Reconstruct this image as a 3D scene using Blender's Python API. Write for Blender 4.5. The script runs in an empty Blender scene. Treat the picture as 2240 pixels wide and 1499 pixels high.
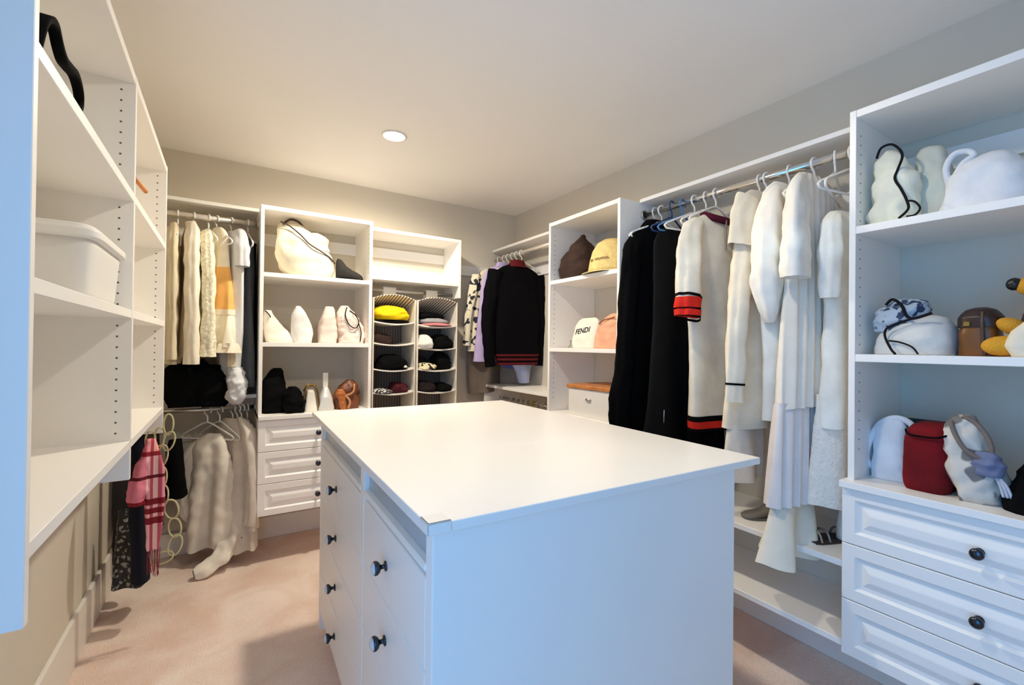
import bpy, bmesh, math, random
from mathutils import Vector, Matrix, noise

SC = bpy.context.scene
COL = SC.collection
PI = math.pi

# ------------------------------------------------------------------ camera
def make_camera():
    yaw, pitch, roll, h, f = .5645, .0071, .0116, 1.284, 984.1
    fw = Vector((math.sin(yaw)*math.cos(pitch), math.cos(yaw)*math.cos(pitch), math.sin(pitch)))
    r = Vector((math.cos(yaw), -math.sin(yaw), 0)); u = r.cross(fw)
    c, s = math.cos(roll), math.sin(roll)
    r2 = c*r + s*u; u2 = -s*r + c*u
    m = Matrix((( r2.x, u2.x, -fw.x, 0), (r2.y, u2.y, -fw.y, 0), (r2.z, u2.z, -fw.z, h), (0, 0, 0, 1)))
    cd = bpy.data.cameras.new('camera'); cd.sensor_width = 36; cd.lens = f/2240*36; cd.clip_start = .05
    cam = bpy.data.objects.new('camera', cd); COL.objects.link(cam); cam.matrix_world = m
    SC.camera = cam
make_camera()

# ------------------------------------------------------------------ world, lights, exposure
w = bpy.data.worlds.new('world'); SC.world = w; w.use_nodes = True
w.node_tree.nodes['Background'].inputs[0].default_value = (.45, .62, 1, 1)
w.node_tree.nodes['Background'].inputs[1].default_value = .7

def area(name, loc, direction, size, size_y, power, col, shape='RECTANGLE', spread=PI):
    l = bpy.data.lights.new(name, 'AREA'); l.shape = shape; l.size = size
    if shape in ('RECTANGLE', 'ELLIPSE'): l.size_y = size_y
    l.energy = power; l.color = col; l.spread = spread
    o = bpy.data.objects.new(name, l); COL.objects.link(o); o.location = loc
    o.rotation_euler = Vector(direction).to_track_quat('-Z', 'Y').to_euler()
    return o
LAMPS = [(.766, 2.455), (.79, .95)]
LAMP_W = (92, 33)
DAY_W = 24
for i, (lx, ly) in enumerate(LAMPS):
    l = bpy.data.lights.new('downlight_lamp', 'SPOT'); l.energy = LAMP_W[i]; l.color = (1, .90, .73); l.spot_size = math.radians(176); l.spot_blend = .52; l.shadow_soft_size = .055
    lo = bpy.data.objects.new('downlight_lamp', l); COL.objects.link(lo); lo.location = (lx, ly, 2.425)
area('doorway_daylight', (-.80, -.14, 1.15), (.76, .65, 0), 1.3, 2.0, DAY_W, (.03, .42, 1))
SC.cycles.max_bounces = 24
SC.cycles.diffuse_bounces = 16
SC.view_settings.view_transform = 'Standard'
SC.view_settings.look = 'None'
SC.view_settings.exposure = .34
SC.view_settings.gamma = 1
SC.view_settings.use_curve_mapping = False

# ------------------------------------------------------------------ materials
def lin(c):
    o = []
    for v in c:
        v /= 255
        o.append(v/12.92 if v <= .04045 else ((v+.055)/1.055)**2.4)
    return tuple(o) + (1,)
_M = {}
def mat(name, rgb, rough=.5, metal=0, bump=0, bscale=200, var=0, vscale=6, spec=.5, detail=3, emit=0):
    if name in _M: return _M[name]
    m = bpy.data.materials.new(name); m.use_nodes = True; nt = m.node_tree
    b = nt.nodes['Principled BSDF']
    b.inputs['Base Color'].default_value = lin(rgb); b.inputs['Roughness'].default_value = rough
    b.inputs['Metallic'].default_value = metal; b.inputs['Specular IOR Level'].default_value = spec
    tc = nt.nodes.new('ShaderNodeTexCoord')
    if var:
        n = nt.nodes.new('ShaderNodeTexNoise'); n.inputs['Scale'].default_value = vscale; n.inputs['Detail'].default_value = 4
        nt.links.new(tc.outputs['Object'], n.inputs['Vector'])
        r = nt.nodes.new('ShaderNodeValToRGB')
        r.color_ramp.elements[0].position = .3; r.color_ramp.elements[1].position = .7
        r.color_ramp.elements[0].color = lin([max(0, v*(1-var)) for v in rgb]); r.color_ramp.elements[1].color = lin([min(255, v*(1+var)) for v in rgb])
        nt.links.new(n.outputs['Fac'], r.inputs[0]); nt.links.new(r.outputs[0], b.inputs['Base Color'])
    if bump:
        n = nt.nodes.new('ShaderNodeTexNoise'); n.inputs['Scale'].default_value = bscale; n.inputs['Detail'].default_value = detail
        nt.links.new(tc.outputs['Object'], n.inputs['Vector'])
        bp = nt.nodes.new('ShaderNodeBump'); bp.inputs['Strength'].default_value = bump; bp.inputs['Distance'].default_value = .004
        nt.links.new(n.outputs['Fac'], bp.inputs['Height']); nt.links.new(bp.outputs[0], b.inputs['Normal'])
    if emit:
        b.inputs['Emission Color'].default_value = lin(rgb); b.inputs['Emission Strength'].default_value = emit
    _M[name] = m
    return m
def cloth(name, rgb, rough=.85, bump=.35, bscale=350, var=.05, vscale=9):
    return mat(name, rgb, rough, 0, bump, bscale, var, vscale, .25)
def stripes(name, stops, axis, period, rough=.8):
    """flat print: constant colour bands along one object axis; stops (position 0..1, rgb); period None = stops are coordinates mapped by (lo, hi)"""
    m = bpy.data.materials.new(name); m.use_nodes = True; nt = m.node_tree; b = nt.nodes['Principled BSDF']
    b.inputs['Roughness'].default_value = rough; b.inputs['Specular IOR Level'].default_value = .25
    tc = nt.nodes.new('ShaderNodeTexCoord'); sx = nt.nodes.new('ShaderNodeSeparateXYZ'); nt.links.new(tc.outputs['Object'], sx.inputs[0])
    src = sx.outputs[axis]
    if isinstance(period, tuple):
        mr = nt.nodes.new('ShaderNodeMapRange'); mr.inputs[1].default_value, mr.inputs[2].default_value = period
        nt.links.new(src, mr.inputs[0]); src = mr.outputs[0]
    else:
        d = nt.nodes.new('ShaderNodeMath'); d.operation = 'DIVIDE'; d.inputs[1].default_value = period; nt.links.new(src, d.inputs[0])
        fr = nt.nodes.new('ShaderNodeMath'); fr.operation = 'FRACT'; nt.links.new(d.outputs[0], fr.inputs[0]); src = fr.outputs[0]
    r = nt.nodes.new('ShaderNodeValToRGB'); r.color_ramp.interpolation = 'CONSTANT'
    while len(r.color_ramp.elements) < len(stops): r.color_ramp.elements.new(.5)
    for e, (p, c) in zip(r.color_ramp.elements, stops): e.position = p; e.color = lin(c)
    nt.links.new(src, r.inputs[0]); nt.links.new(r.outputs[0], b.inputs['Base Color'])
    _M[name] = m
    return m
def spots(name, base, dots, scale, thr=.5, rough=.85):
    m = bpy.data.materials.new(name); m.use_nodes = True; nt = m.node_tree; b = nt.nodes['Principled BSDF']
    b.inputs['Roughness'].default_value = rough
    tc = nt.nodes.new('ShaderNodeTexCoord'); n = nt.nodes.new('ShaderNodeTexNoise'); n.inputs['Scale'].default_value = scale; n.inputs['Detail'].default_value = 1
    nt.links.new(tc.outputs['Object'], n.inputs['Vector'])
    r = nt.nodes.new('ShaderNodeValToRGB'); r.color_ramp.elements[0].position = thr; r.color_ramp.elements[1].position = thr+.04
    r.color_ramp.elements[0].color = lin(base); r.color_ramp.elements[1].color = lin(dots)
    nt.links.new(n.outputs['Fac'], r.inputs[0]); nt.links.new(r.outputs[0], b.inputs['Base Color'])
    _M[name] = m
    return m

LAM = mat('white_laminate', (243, 240, 235), .38, bump=.05, bscale=300)
LAMTOP = mat('white_laminate_top', (244, 241, 236), .3)
WALL = mat('greige_wall_paint', (214, 206, 190), .8, bump=.12, bscale=260)
CEIL = mat('ceiling_paint', (240, 237, 233), .9, bump=.1, bscale=180)
TRIM = mat('trim_paint', (232, 228, 220), .45)
CHROME = mat('brushed_metal', (205, 203, 198), .28, 1)
RODW = mat('satin_rod', (222, 214, 204), .3, .6)
PEWTER = mat('dark_pewter', (72, 74, 80), .22, 1)
HOLE = mat('peg_hole_dark', (104, 96, 86), .9)
PLAST = mat('white_plastic', (238, 236, 232), .35)
BLUEP = mat('blue_plastic', (70, 128, 190), .35)
NAVYP = mat('navy_plastic', (28, 60, 110), .35)
BLACK = mat('black_cloth', (5, 5, 6), .9, bump=.3, bscale=350, spec=.12)
WHITE = cloth('white_cloth', (240, 238, 235), var=.02)
CREAM = cloth('cream_cloth', (236, 226, 206), var=.03)

def carpet():
    m = bpy.data.materials.new('carpet'); m.use_nodes = True; nt = m.node_tree; b = nt.nodes['Principled BSDF']
    b.inputs['Roughness'].default_value = .95; b.inputs['Specular IOR Level'].default_value = .1
    tc = nt.nodes.new('ShaderNodeTexCoord')
    n1 = nt.nodes.new('ShaderNodeTexNoise'); n1.inputs['Scale'].default_value = 3.2; n1.inputs['Detail'].default_value = 5; n1.inputs['Distortion'].default_value = .8
    n2 = nt.nodes.new('ShaderNodeTexNoise'); n2.inputs['Scale'].default_value = 160; n2.inputs['Detail'].default_value = 2
    for n in (n1, n2): nt.links.new(tc.outputs['Object'], n.inputs['Vector'])
    r1 = nt.nodes.new('ShaderNodeValToRGB'); r1.color_ramp.elements[0].position = .36; r1.color_ramp.elements[1].position = .66
    r1.color_ramp.elements[0].color = lin((234, 206, 190)); r1.color_ramp.elements[1].color = lin((250, 233, 221))
    mx = nt.nodes.new('ShaderNodeMixRGB'); mx.blend_type = 'MULTIPLY'; mx.inputs[0].default_value = .32
    r2 = nt.nodes.new('ShaderNodeValToRGB'); r2.color_ramp.elements[0].color = (.74, .72, .70, 1); r2.color_ramp.elements[0].position = .35; r2.color_ramp.elements[1].position = .62
    nt.links.new(n1.outputs['Fac'], r1.inputs[0]); nt.links.new(n2.outputs['Fac'], r2.inputs[0])
    nt.links.new(r1.outputs[0], mx.inputs[1]); nt.links.new(r2.outputs[0], mx.inputs[2]); nt.links.new(mx.outputs[0], b.inputs['Base Color'])
    bp = nt.nodes.new('ShaderNodeBump'); bp.inputs['Strength'].default_value = .8; bp.inputs['Distance'].default_value = .008
    nt.links.new(n2.outputs['Fac'], bp.inputs['Height']); nt.links.new(bp.outputs[0], b.inputs['Normal'])
    return m
CARPET = carpet()

# ------------------------------------------------------------------ mesh helpers
def mesh_obj(name, verts, faces, m, parent=None, smooth=True, loc=None):
    me = bpy.data.meshes.new(name); me.from_pydata([tuple(v) for v in verts], [], faces)
    me.materials.append(m)
    if smooth: me.polygons.foreach_set('use_smooth', [True]*len(me.polygons))
    me.update()
    o = bpy.data.objects.new(name, me); COL.objects.link(o)
    if parent is not None: o.parent = parent
    if loc is not None: o.location = loc
    return o
def thing(name, label, cat, loc=(0, 0, 0), rotz=0, group=None):
    o = bpy.data.objects.new(name, None); COL.objects.link(o); o.empty_display_size = .05
    o.location = loc; o.rotation_euler = (0, 0, rotz)
    tag(o, label, cat, group); return o
def tag(o, label=None, cat=None, group=None, kind=None):
    if label: o['label'] = label
    if cat: o['category'] = cat
    if group: o['group'] = group
    if kind: o['kind'] = kind
    return o
def boxes(lst, bev=.0012, origin=(0, 0, 0)):
    """lst of (x0,x1,y0,y1,z0,z1) in world metres -> verts, faces relative to origin, edges bevelled"""
    bm = bmesh.new(); ox, oy, oz = origin
    for x0, x1, y0, y1, z0, z1 in lst:
        r = bmesh.ops.create_cube(bm, size=1)
        for v in r['verts']:
            v.co = Vector(((x0+x1)/2-ox+v.co.x*(x1-x0), (y0+y1)/2-oy+v.co.y*(y1-y0), (z0+z1)/2-oz+v.co.z*(z1-z0)))
    if bev:
        bmesh.ops.bevel(bm, geom=bm.edges[:], offset=bev, segments=1, affect='EDGES')
    bm.verts.index_update()
    vs = [v.co.copy() for v in bm.verts]; fs = [[v.index for v in f.verts] for f in bm.faces]; bm.free()
    return vs, fs
def board(name, b, m, parent=None, bev=.0012):
    o = tuple(parent.location) if parent is not None else (0, 0, 0)
    v, f = boxes([b], bev, o)
    return mesh_obj(name, v, f, m, parent, smooth=False)
def tube_geo(path, r, segs=8, closed=False, caps=True):
    P = [Vector(p) for p in path]; n = len(P)
    R = r if isinstance(r, (list, tuple)) else [r]*n
    vs, fs = [], []; prev = None
    for i in range(n):
        a = P[(i-1) % n] if (closed or i > 0) else P[i]; b = P[(i+1) % n] if (closed or i < n-1) else P[i]
        t = (b-a).normalized()
        if prev is None:
            u = t.orthogonal().normalized()
        else:
            u = prev - t*prev.dot(t)
            u = u.normalized() if u.length > 1e-6 else t.orthogonal().normalized()
        prev = u; v = t.cross(u)
        for k in range(segs):
            an = 2*PI*k/segs
            vs.append(P[i] + (u*math.cos(an) + v*math.sin(an))*R[i])
    m = n if closed else n-1
    for i in range(m):
        j = (i+1) % n
        for k in range(segs):
            fs.append([i*segs+k, i*segs+(k+1) % segs, j*segs+(k+1) % segs, j*segs+k])
    if caps and not closed:
        fs.append(list(range(segs))[::-1]); fs.append([(n-1)*segs+k for k in range(segs)])
    return vs, fs
def join(*gs):
    V, F = [], []
    for v, f in gs:
        o = len(V); V += list(v); F += [[i+o for i in q] for q in f]
    return V, F
def tube(name, path, r, m, parent=None, segs=8, closed=False):
    v, f = tube_geo(path, r, segs, closed); return mesh_obj(name, v, f, m, parent)
def smooth_path(pts, n=6):
    """Catmull-Rom through points"""
    P = [Vector(p) for p in pts]; out = []
    for i in range(len(P)-1):
        p0 = P[max(i-1, 0)]; p1 = P[i]; p2 = P[i+1]; p3 = P[min(i+2, len(P)-1)]
        for k in range(n):
            t = k/n
            out.append(.5*((2*p1)+(p2-p0)*t+(2*p0-5*p1+4*p2-p3)*t*t+(3*p1-p0-3*p2+p3)*t**3))
    out.append(P[-1]); return out
def lathe(prof, segs=24):
    vs, fs = [], []; n = len(prof)
    for r, z in prof:
        for k in range(segs): vs.append((r*math.cos(2*PI*k/segs), r*math.sin(2*PI*k/segs), z))
    for i in range(n-1):
        for k in range(segs): fs.append([i*segs+k, i*segs+(k+1) % segs, (i+1)*segs+(k+1) % segs, (i+1)*segs+k])
    fs.append(list(range(segs))[::-1]); fs.append([(n-1)*segs+k for k in range(segs)])
    return vs, fs
def xform(g, M):
    return [M @ Vector(v) for v in g[0]], g[1]
def lathe_on(name, prof, pos, axis, m, parent, segs=20):
    q = Vector((0, 0, 1)).rotation_difference(Vector(axis)).to_matrix().to_4x4()
    v, f = xform(lathe(prof, segs), Matrix.Translation(pos) @ q)
    return mesh_obj(name, v, f, m, parent)

class Loft:
    """stack of super-ellipse rings (z, cx, cy, a, b, p) with drape folds and wrinkles"""
    def __init__(s, rings, k=0, amp=0, fe=1.0, wr=0, ws=12, seed=0, hem=0, shear=0):
        rings = sorted([tuple(r)+(2.2,)*(6-len(r)) for r in rings]); s.z0, s.z1 = rings[0][0], rings[-1][0]
        N = 64; tab = []
        for i in range(N+1):
            z = s.z0+(s.z1-s.z0)*i/N
            j = 0
            while j < len(rings)-2 and rings[j+1][0] < z: j += 1
            A, B = rings[j], rings[j+1]; t = (z-A[0])/max(1e-6, B[0]-A[0]); t = min(1, max(0, t))
            tab.append([A[q]+(B[q]-A[q])*t for q in range(6)])
        for _ in range(4):
            tab = [tab[0]]+[[.25*tab[i-1][q]+.5*tab[i][q]+.25*tab[i+1][q] for q in range(6)] for i in range(1, N)]+[tab[N]]
        s.tab, s.N = tab, N; s.k, s.amp, s.fe, s.wr, s.ws, s.seed, s.hem, s.shear = k, amp, fe, wr, ws, seed, hem, shear
    def pt(s, z, th, off=0):
        u = (z-s.z0)/(s.z1-s.z0)*s.N; i = min(s.N-1, max(0, int(u))); t = u-i
        A, B = s.tab[i], s.tab[i+1]; _, cx, cy, a, b, p = [A[q]+(B[q]-A[q])*t for q in range(6)]
        a += off; b += off
        c, sn = math.cos(th), math.sin(th)
        x = a*math.copysign(abs(c)**(2/p), c); y = b*math.copysign(abs(sn)**(2/p), sn)
        tt = 1-(z-s.z0)/(s.z1-s.z0)
        if s.amp:
            ph = 2.5*noise.noise(Vector((x*3+s.seed, z*1.3, s.seed*.7)))
            y += s.amp*(tt**s.fe)*math.sin(s.k*x+ph+s.seed)
        if s.wr:
            q = Vector((x+cx, y+cy, z))*s.ws+Vector((s.seed*3.1, s.seed*1.7, 0))
            d = s.wr*(noise.noise(q)+.6*noise.noise(q*2.3)+.5-1.3*abs(noise.noise(q*1.35+Vector((7, 3, 1))))); L = math.hypot(x, y) or 1
            x += d*x/L; y += d*y/L
        zz = z
        if s.hem and tt > .7: zz += s.hem*noise.noise(Vector((x*9+s.seed, y*9, 1)))*(tt-.7)/.3
        return Vector((cx+x+s.shear*(z-s.z0), cy+y, zz))
    def geo(s, z0=None, z1=None, n=28, segs=48, off=0, capb=False, capt=False):
        z0 = s.z0 if z0 is None else z0; z1 = s.z1 if z1 is None else z1
        vs, fs = [], []
        for i in range(n+1):
            z = z0+(z1-z0)*i/n
            for k in range(segs): vs.append(s.pt(z, 2*PI*k/segs, off))
        for i in range(n):
            for k in range(segs): fs.append([i*segs+k, i*segs+(k+1) % segs, (i+1)*segs+(k+1) % segs, (i+1)*segs+k])
        for cap, base, rev in ((capb, 0, True), (capt, n*segs, False)):
            if cap:
                c = sum((vs[base+k] for k in range(segs)), Vector())/segs; vs.append(c); ci = len(vs)-1
                for k in range(segs):
                    q = [base+k, base+(k+1) % segs, ci]; fs.append(q[::-1] if rev else q)
        return vs, fs
def blob(name, rings, m, parent=None, wr=.008, ws=14, seed=0, n=24, segs=40, k=0, amp=0, shear=0, loc=None):
    L = Loft(rings, k, amp, 1, wr, ws, seed, shear=shear)
    v, f = L.geo(n=n, segs=segs, capb=True, capt=True)
    o = mesh_obj(name, v, f, m, parent, loc=loc); o['_l'] = 0; del o['_l']
    return o
def sleeve_geo(path, radii, flat=.6, segs=32, n=7, wr=.004, seed=0):
    """cloth tube along a path in the XZ plane, flattened along Y"""
    P = smooth_path(path, n); m = len(P); vs, fs = [], []
    for i, p in enumerate(P):
        t = i/(m-1)*(len(radii)-1); j = min(len(radii)-2, int(t)); r = radii[j]+(radii[j+1]-radii[j])*(t-j)
        d = (P[min(i+1, m-1)]-P[max(i-1, 0)]).normalized(); y = Vector((0, 1, 0)); y = (y-d*d.dot(y)).normalized(); u = d.cross(y)
        for k in range(segs):
            a = 2*PI*k/segs
            cr = 1+.10*math.sin(3*a+seed+2.2*noise.noise(p*5+Vector((seed, 2, 0))))+.05*math.sin(7*a+seed*2+3*noise.noise(p*7))
            q = p+u*(r*cr*math.cos(a))+y*(r*cr*flat*math.sin(a))
            nz = wr*noise.noise(q*18+Vector((seed, 0, 0)))*2
            vs.append(q+(u*math.cos(a)+y*math.sin(a))*nz)
    for i in range(m-1):
        for k in range(segs): fs.append([i*segs+k, i*segs+(k+1) % segs, (i+1)*segs+(k+1) % segs, (i+1)*segs+k])
    return vs, fs
def sleeve(name, path, radii, m, parent, flat=.6, seed=0, wr=.004):
    v, f = sleeve_geo(path, radii, flat, seed=seed, wr=wr); return mesh_obj(name, v, f, m, parent)

def garment(name, label, cat, loc, rotz, m, rows, b=.035, k=28, amp=.012, seed=0, bands=(), group=None, hem=.012, segs=72, n=36, fe=.7, wr=.003, p=2.0, part='body', bb=1.25):
    """rows: (z, l, r) with l, r along the shoulder axis relative to the rod point, z in world metres"""
    t = thing(name, label, cat, (loc[0], loc[1], 0), rotz, group)
    zt = max(r[0] for r in rows); zb = min(r[0] for r in rows)
    R = []
    for z, l, r in rows:
        q = (zt-z)/(zt-zb)
        th = .016 if q == 0 else b*(.75+q*(bb-.75))
        R.append((z, (l+r)/2, 0, (r-l)/2, th, p))
    L = Loft(R, k, amp, fe, wr, 10, seed, hem)
    v, f = L.geo(n=n, segs=segs); mesh_obj(part, v, f, m, t)
    for (z0, z1, bm_, nm, off) in bands:
        v, f = L.geo(z0, z1, max(2, int((z1-z0)/.015)), segs, off); mesh_obj(nm, v, f, bm_, t)
    t['_'] = 0; del t['_']
    return t, L

# ------------------------------------------------------------------ room shell
XL, XR, YB, YF, ZC = -.504, 2.156, 3.371, -1.5, 2.44
def struct(name, b, m, bev=0):
    o = board(name, b, m, None, bev); o['kind'] = 'structure'; return o
struct('floor', (XL-1.6, XR+.1, YF-.2, YB+.1, -.06, 0), CARPET)
struct('ceiling', (XL-.1, XR+.1, YF-.1, YB+.1, ZC, ZC+.06), CEIL)
# daylight of the next room comes in through a wide doorway in this wall, beside the camera
v, f = join(boxes([(XL-.1, XL, .38, YB+.1, 0, ZC)], 0), boxes([(XL-.1, XL, YF-.1, -1.25, 0, ZC)], 0), boxes([(XL-.1, XL, -1.25, .38, 2.15, ZC)], 0))
o = mesh_obj('wall_left', v, f, WALL, None, False); o['kind'] = 'structure'
struct('wall_right', (XR, XR+.1, YF-.1, YB+.1, 0, ZC), WALL)
struct('wall_back', (XL, XR, YB, YB+.1, 0, ZC), WALL)
struct('wall_front', (XL, XR, YF-.1, YF, 0, ZC), WALL)
def baseboard(name, b):
    o = struct(name, b, TRIM, .004); return o
baseboard('baseboard_left', (XL, XL+.016, .38, YB, 0, .195))
baseboard('baseboard_back', (XL+.016, XR-.016, YB-.016, YB, 0, .14))
baseboard('baseboard_right', (XR-.016, XR, YF, YB, 0, .14))
LENS = mat('lamp_lens', (255, 244, 226), .4, emit=14)
for (lx, ly), lab in zip(LAMPS, ('round white recessed ceiling downlight glowing above the far end of island', 'recessed ceiling downlight above the near end of the island')):
    t = thing('ceiling_downlight', lab, 'ceiling light', (lx, ly, ZC))
    mesh_obj('trim_ring', *lathe([(.068, 0), (.070, -.004), (.060, -.007), (.056, -.003), (.056, 0)], 32), TRIM, t)
    mesh_obj('lens', *lathe([(.055, -.001), (.055, -.004), (.03, -.006), (.001, -.006)], 32), LENS, t)

# ------------------------------------------------------------------ cabinetry
def holes(parent, pts, axis, name='peg_holes'):
    """small drilled shelf-pin holes: dark cups, one part per panel"""
    gs = []
    q = Vector((0, 0, 1)).rotation_difference(Vector(axis)).to_matrix().to_4x4(); o = Vector(parent.location)
    for p in pts:
        gs.append(xform(lathe([(.0030, -.001), (.0030, .0004), (.0005, .0003)], 8), Matrix.Translation(Vector(p)-o) @ q))
    ob = mesh_obj(name, *join(*gs), HOLE, parent, False); ob['kind'] = 'stuff'
def zr(a, b, st=.032):
    out = []; z = a
    while z < b: out.append(z); z += st
    return out
def raised_front(w, h, th=.02):
    """raised-panel front in local u (width), v (height), depth d (0 back, th face)"""
    prof = [(0, 0), (0, th-.002), (.002, th), (.036, th), (.040, th-.004), (.044, th-.009), (.056, th-.009), (.074, th-.001), (.078, th)]
    vs, fs = [], []
    for ins, d in prof:
        vs += [(ins, ins, d), (w-ins, ins, d), (w-ins, h-ins, d), (ins, h-ins, d)]
    for i in range(len(prof)-1):
        for k in range(4): fs.append([i*4+k, i*4+(k+1) % 4, (i+1)*4+(k+1) % 4, (i+1)*4+k])
    n = len(prof)-1; fs.append([n*4, n*4+1, n*4+2, n*4+3]); fs.append([3, 2, 1, 0])
    return vs, fs
KNOB = [(.011, 0), (.011, .003), (.005, .006), (.005, .014), (.011, .019), (.0155, .025), (.015, .031), (.009, .035), (.001, .036)]
def drawer(parent, origin, uax, nax, w, h, name='drawer', knob_at=.5, km=None):
    o = Vector(origin)-Vector(parent.location); u = Vector(uax); n = Vector(nax)
    M = Matrix(((u.x, 0, n.x, o.x), (u.y, 0, n.y, o.y), (u.z, 1, n.z, o.z), (0, 0, 0, 1)))
    g = xform(raised_front(w, h), M)
    if u.cross(Vector((0, 0, 1))).dot(n) < 0: g = (g[0], [q[::-1] for q in g[1]])
    d = mesh_obj(name, *g, LAM, parent, False)
    lathe_on('knob', KNOB, M @ Vector((w*knob_at, h*.5, .02)), nax, km or PEWTER, d)
    return d
T = .019

# --- left shelving unit (two bays, wall hung)
U = thing('shelving_unit', 'white two-bay wall-hung shelf unit with pegged panels, along the wall nearest camera', 'shelving', (-.504, 1.76, 0))
xa, xf = XL+.001, -.242
for y in (.922, 1.754, 2.578): board('side_panel', (xa, xf, y, y+T, .868, 2.085), LAM, U)
for (y0, y1) in ((.941, 1.754), (1.773, 2.578)):
    for z in (2.06, 1.705, 1.353, .960): board('shelf', (xa, xf-.001, y0, y1, z, z+.025), LAM, U)
    board('back_rail', (xa, xa+.016, y0, y1, 1.96, 2.04), LAM, U)
    ym = [y0, y1]
    tube('hanging_rod', [(-.36+.504, y0-1.76, .915), (-.36+.504, y1-1.76, .915)], .0145, CHROME, U, 14)
    for yy, d in ((y0, 1), (y1, -1)):
        lathe_on('rod_socket', [(.024, 0), (.024, .006), (.018, .012), (.018, .001)], (-.36+.504, yy-1.76, .915), (0, d, 0), PEWTER, U)
tube('hanging_rod', [(-.38+.504, 1.773-1.76, 2.0), (-.38+.504, 2.578-1.76, 2.0)], .0125, CHROME, U, 12)
for y in (1.754, 2.578):
    holes(U, [(-.276, y, z) for z in zr(1.01, 2.05) if abs(z-1.365) > .02 and abs(z-1.717) > .02], (0, -1, 0))

# --- corner hanging section on the back wall
H = thing('hanging_shelf', 'white two-rod hanging section in the corner next to the pegged unit', 'closet shelf', (-.17, 3.25, 0))
board('top_shelf', (XL+.002, .154, 3.14, YB-.001, 2.08, 2.10), LAM, H)
board('middle_shelf', (XL+.002, .154, 3.14, YB-.001, .95, .972), LAM, H)
board('wall_rail', (XL+.002, .154, YB-.017, YB-.001, 1.86, 1.94), LAM, H)
board('wall_rail', (XL+.002, .154, YB-.017, YB-.001, .86, .93), LAM, H)
RKZ, RKZ2, RKY = 2.008, .893, 3.17
for z, r in ((RKZ, .0175), (RKZ2, .0125)):
    tube('hanging_rod', [(XL+.17+.002, RKY-3.25, z), (.154+.17, RKY-3.25, z)], r, RODW if z > 1.5 else CHROME, H, 16)
    lathe_on('rod_socket', [(.027, 0), (.027, .006), (.021, .012), (.021, .001)], (.154+.17, RKY-3.25, z), (-1, 0, 0), CHROME, H)

# --- back tower with three drawers
K = thing('drawer_tower', 'white open shelf tower with three raised-panel drawers on the back wall', 'closet tower', (.475, 3.17, 0))
board('side_panel', (.155, .174, 2.966, YB-.001, .284, 2.085), LAM, K)
board('side_panel', (.776, .795, 2.966, YB-.001, .284, 2.085), LAM, K)
for z in (2.06, 1.67, 1.262): board('shelf', (.174, .776, 2.967, YB-.001, z, z+.025), LAM, K)
board('countertop', (.155, .795, 2.930, YB-.001, .840, .862), LAM, K)
board('bottom_panel', (.174, .776, 2.967, YB-.001, .284, .303), LAM, K)
board('back_rail', (.174, .776, YB-.017, YB-.001, 1.92, 2.0), LAM, K)
for i in range(3): drawer(K, (.156, 2.966, .286+i*.1845), (1, 0, 0), (0, -1, 0), .638, .1815)
holes(K, [(.776, 3.003, z) for z in zr(.95, 2.03) if abs(z-1.275) > .02 and abs(z-1.683) > .02], (-1, 0, 0))

# --- back upper box shelf with rod for the organizers
B = thing('wall_cubby', 'white shallow open box shelf above the two hanging organizers on back wall', 'shelf', (1.14, 3.23, 0))
board('top_panel', (.796, 1.49, 3.085, YB-.001, 2.057, 2.08), LAM, B)
board('side_panel', (1.471, 1.49, 3.085, YB-.001, 1.638, 2.057), LAM, B)
board('shelf', (.796, 1.471, 3.086, YB-.001, 1.726, 1.75), LAM, B)
board('back_rail', (.796, 1.471, YB-.017, YB-.001, 1.93, 2.0), LAM, B)
board('back_rail', (.796, 1.471, YB-.017, YB-.001, 1.79, 1.86), LAM, B)
tube('hanging_rod', [(.796-1.14, 3.2-3.23, 1.668), (1.471-1.14, 3.2-3.23, 1.668)], .0125, CHROME, B, 12)
tag(board('wall_cleat', (1.49, XR, YB-.017, YB-.001, 1.86, 1.94), LAM), 'white cleat strip fixed to back wall in the far corner behind floral blouse', 'wall rail')

# --- right wall: corner hanging section
R0 = thing('hanging_shelf', 'white two-rod hanging section with middle shelf below the black sweater', 'closet shelf', (2.03, 2.86, 0))
board('top_shelf', (1.914, XR-.001, 2.353, YB-.02, 2.08, 2.10), LAM, R0)
board('middle_shelf', (1.80, XR-.001, 2.353, 3.25, .945, .965), LAM, R0)
board('wall_rail', (XR-.017, XR-.001, 2.353, YB-.02, 1.86, 1.94), LAM, R0)
tube('hanging_rod', [(1.95-2.03, 2.353-2.86, 2.015), (1.95-2.03, YB-.02-2.86, 2.015)], .0175, RODW, R0, 16)
tube('hanging_rod', [(1.95-2.03, 2.353-2.86, .85), (1.95-2.03, 3.25-2.86, .85)], .0125, CHROME, R0, 16)
board('end_panel', (1.80, XR-.001, 3.25, 3.269, .62, .965), LAM, R0)

# --- right wall: narrow tower
R1 = thing('shelf_tower', 'narrow white open shelf tower holding the straw hat, between two hanging sections', 'closet tower', (1.96, 2.04, 0))
board('side_panel', (1.765, XR-.001, 2.333, 2.352, .28, 2.085), LAM, R1)
board('side_panel', (1.765, XR-.001, 1.722, 1.741, .28, 2.085), LAM, R1)
for z in (2.06, 1.682, 1.249, .84): board('shelf', (1.766, XR-.001, 1.741, 2.333, z, z+.024), LAM, R1)
board('back_rail', (XR-.017, XR-.001, 1.741, 2.333, 1.92, 2.0), LAM, R1)
holes(R1, [(1.80, 2.333, z) for z in zr(.95, 2.03) if abs(z-1.26) > .02 and abs(z-1.693) > .02], (0, -1, 0))

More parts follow.
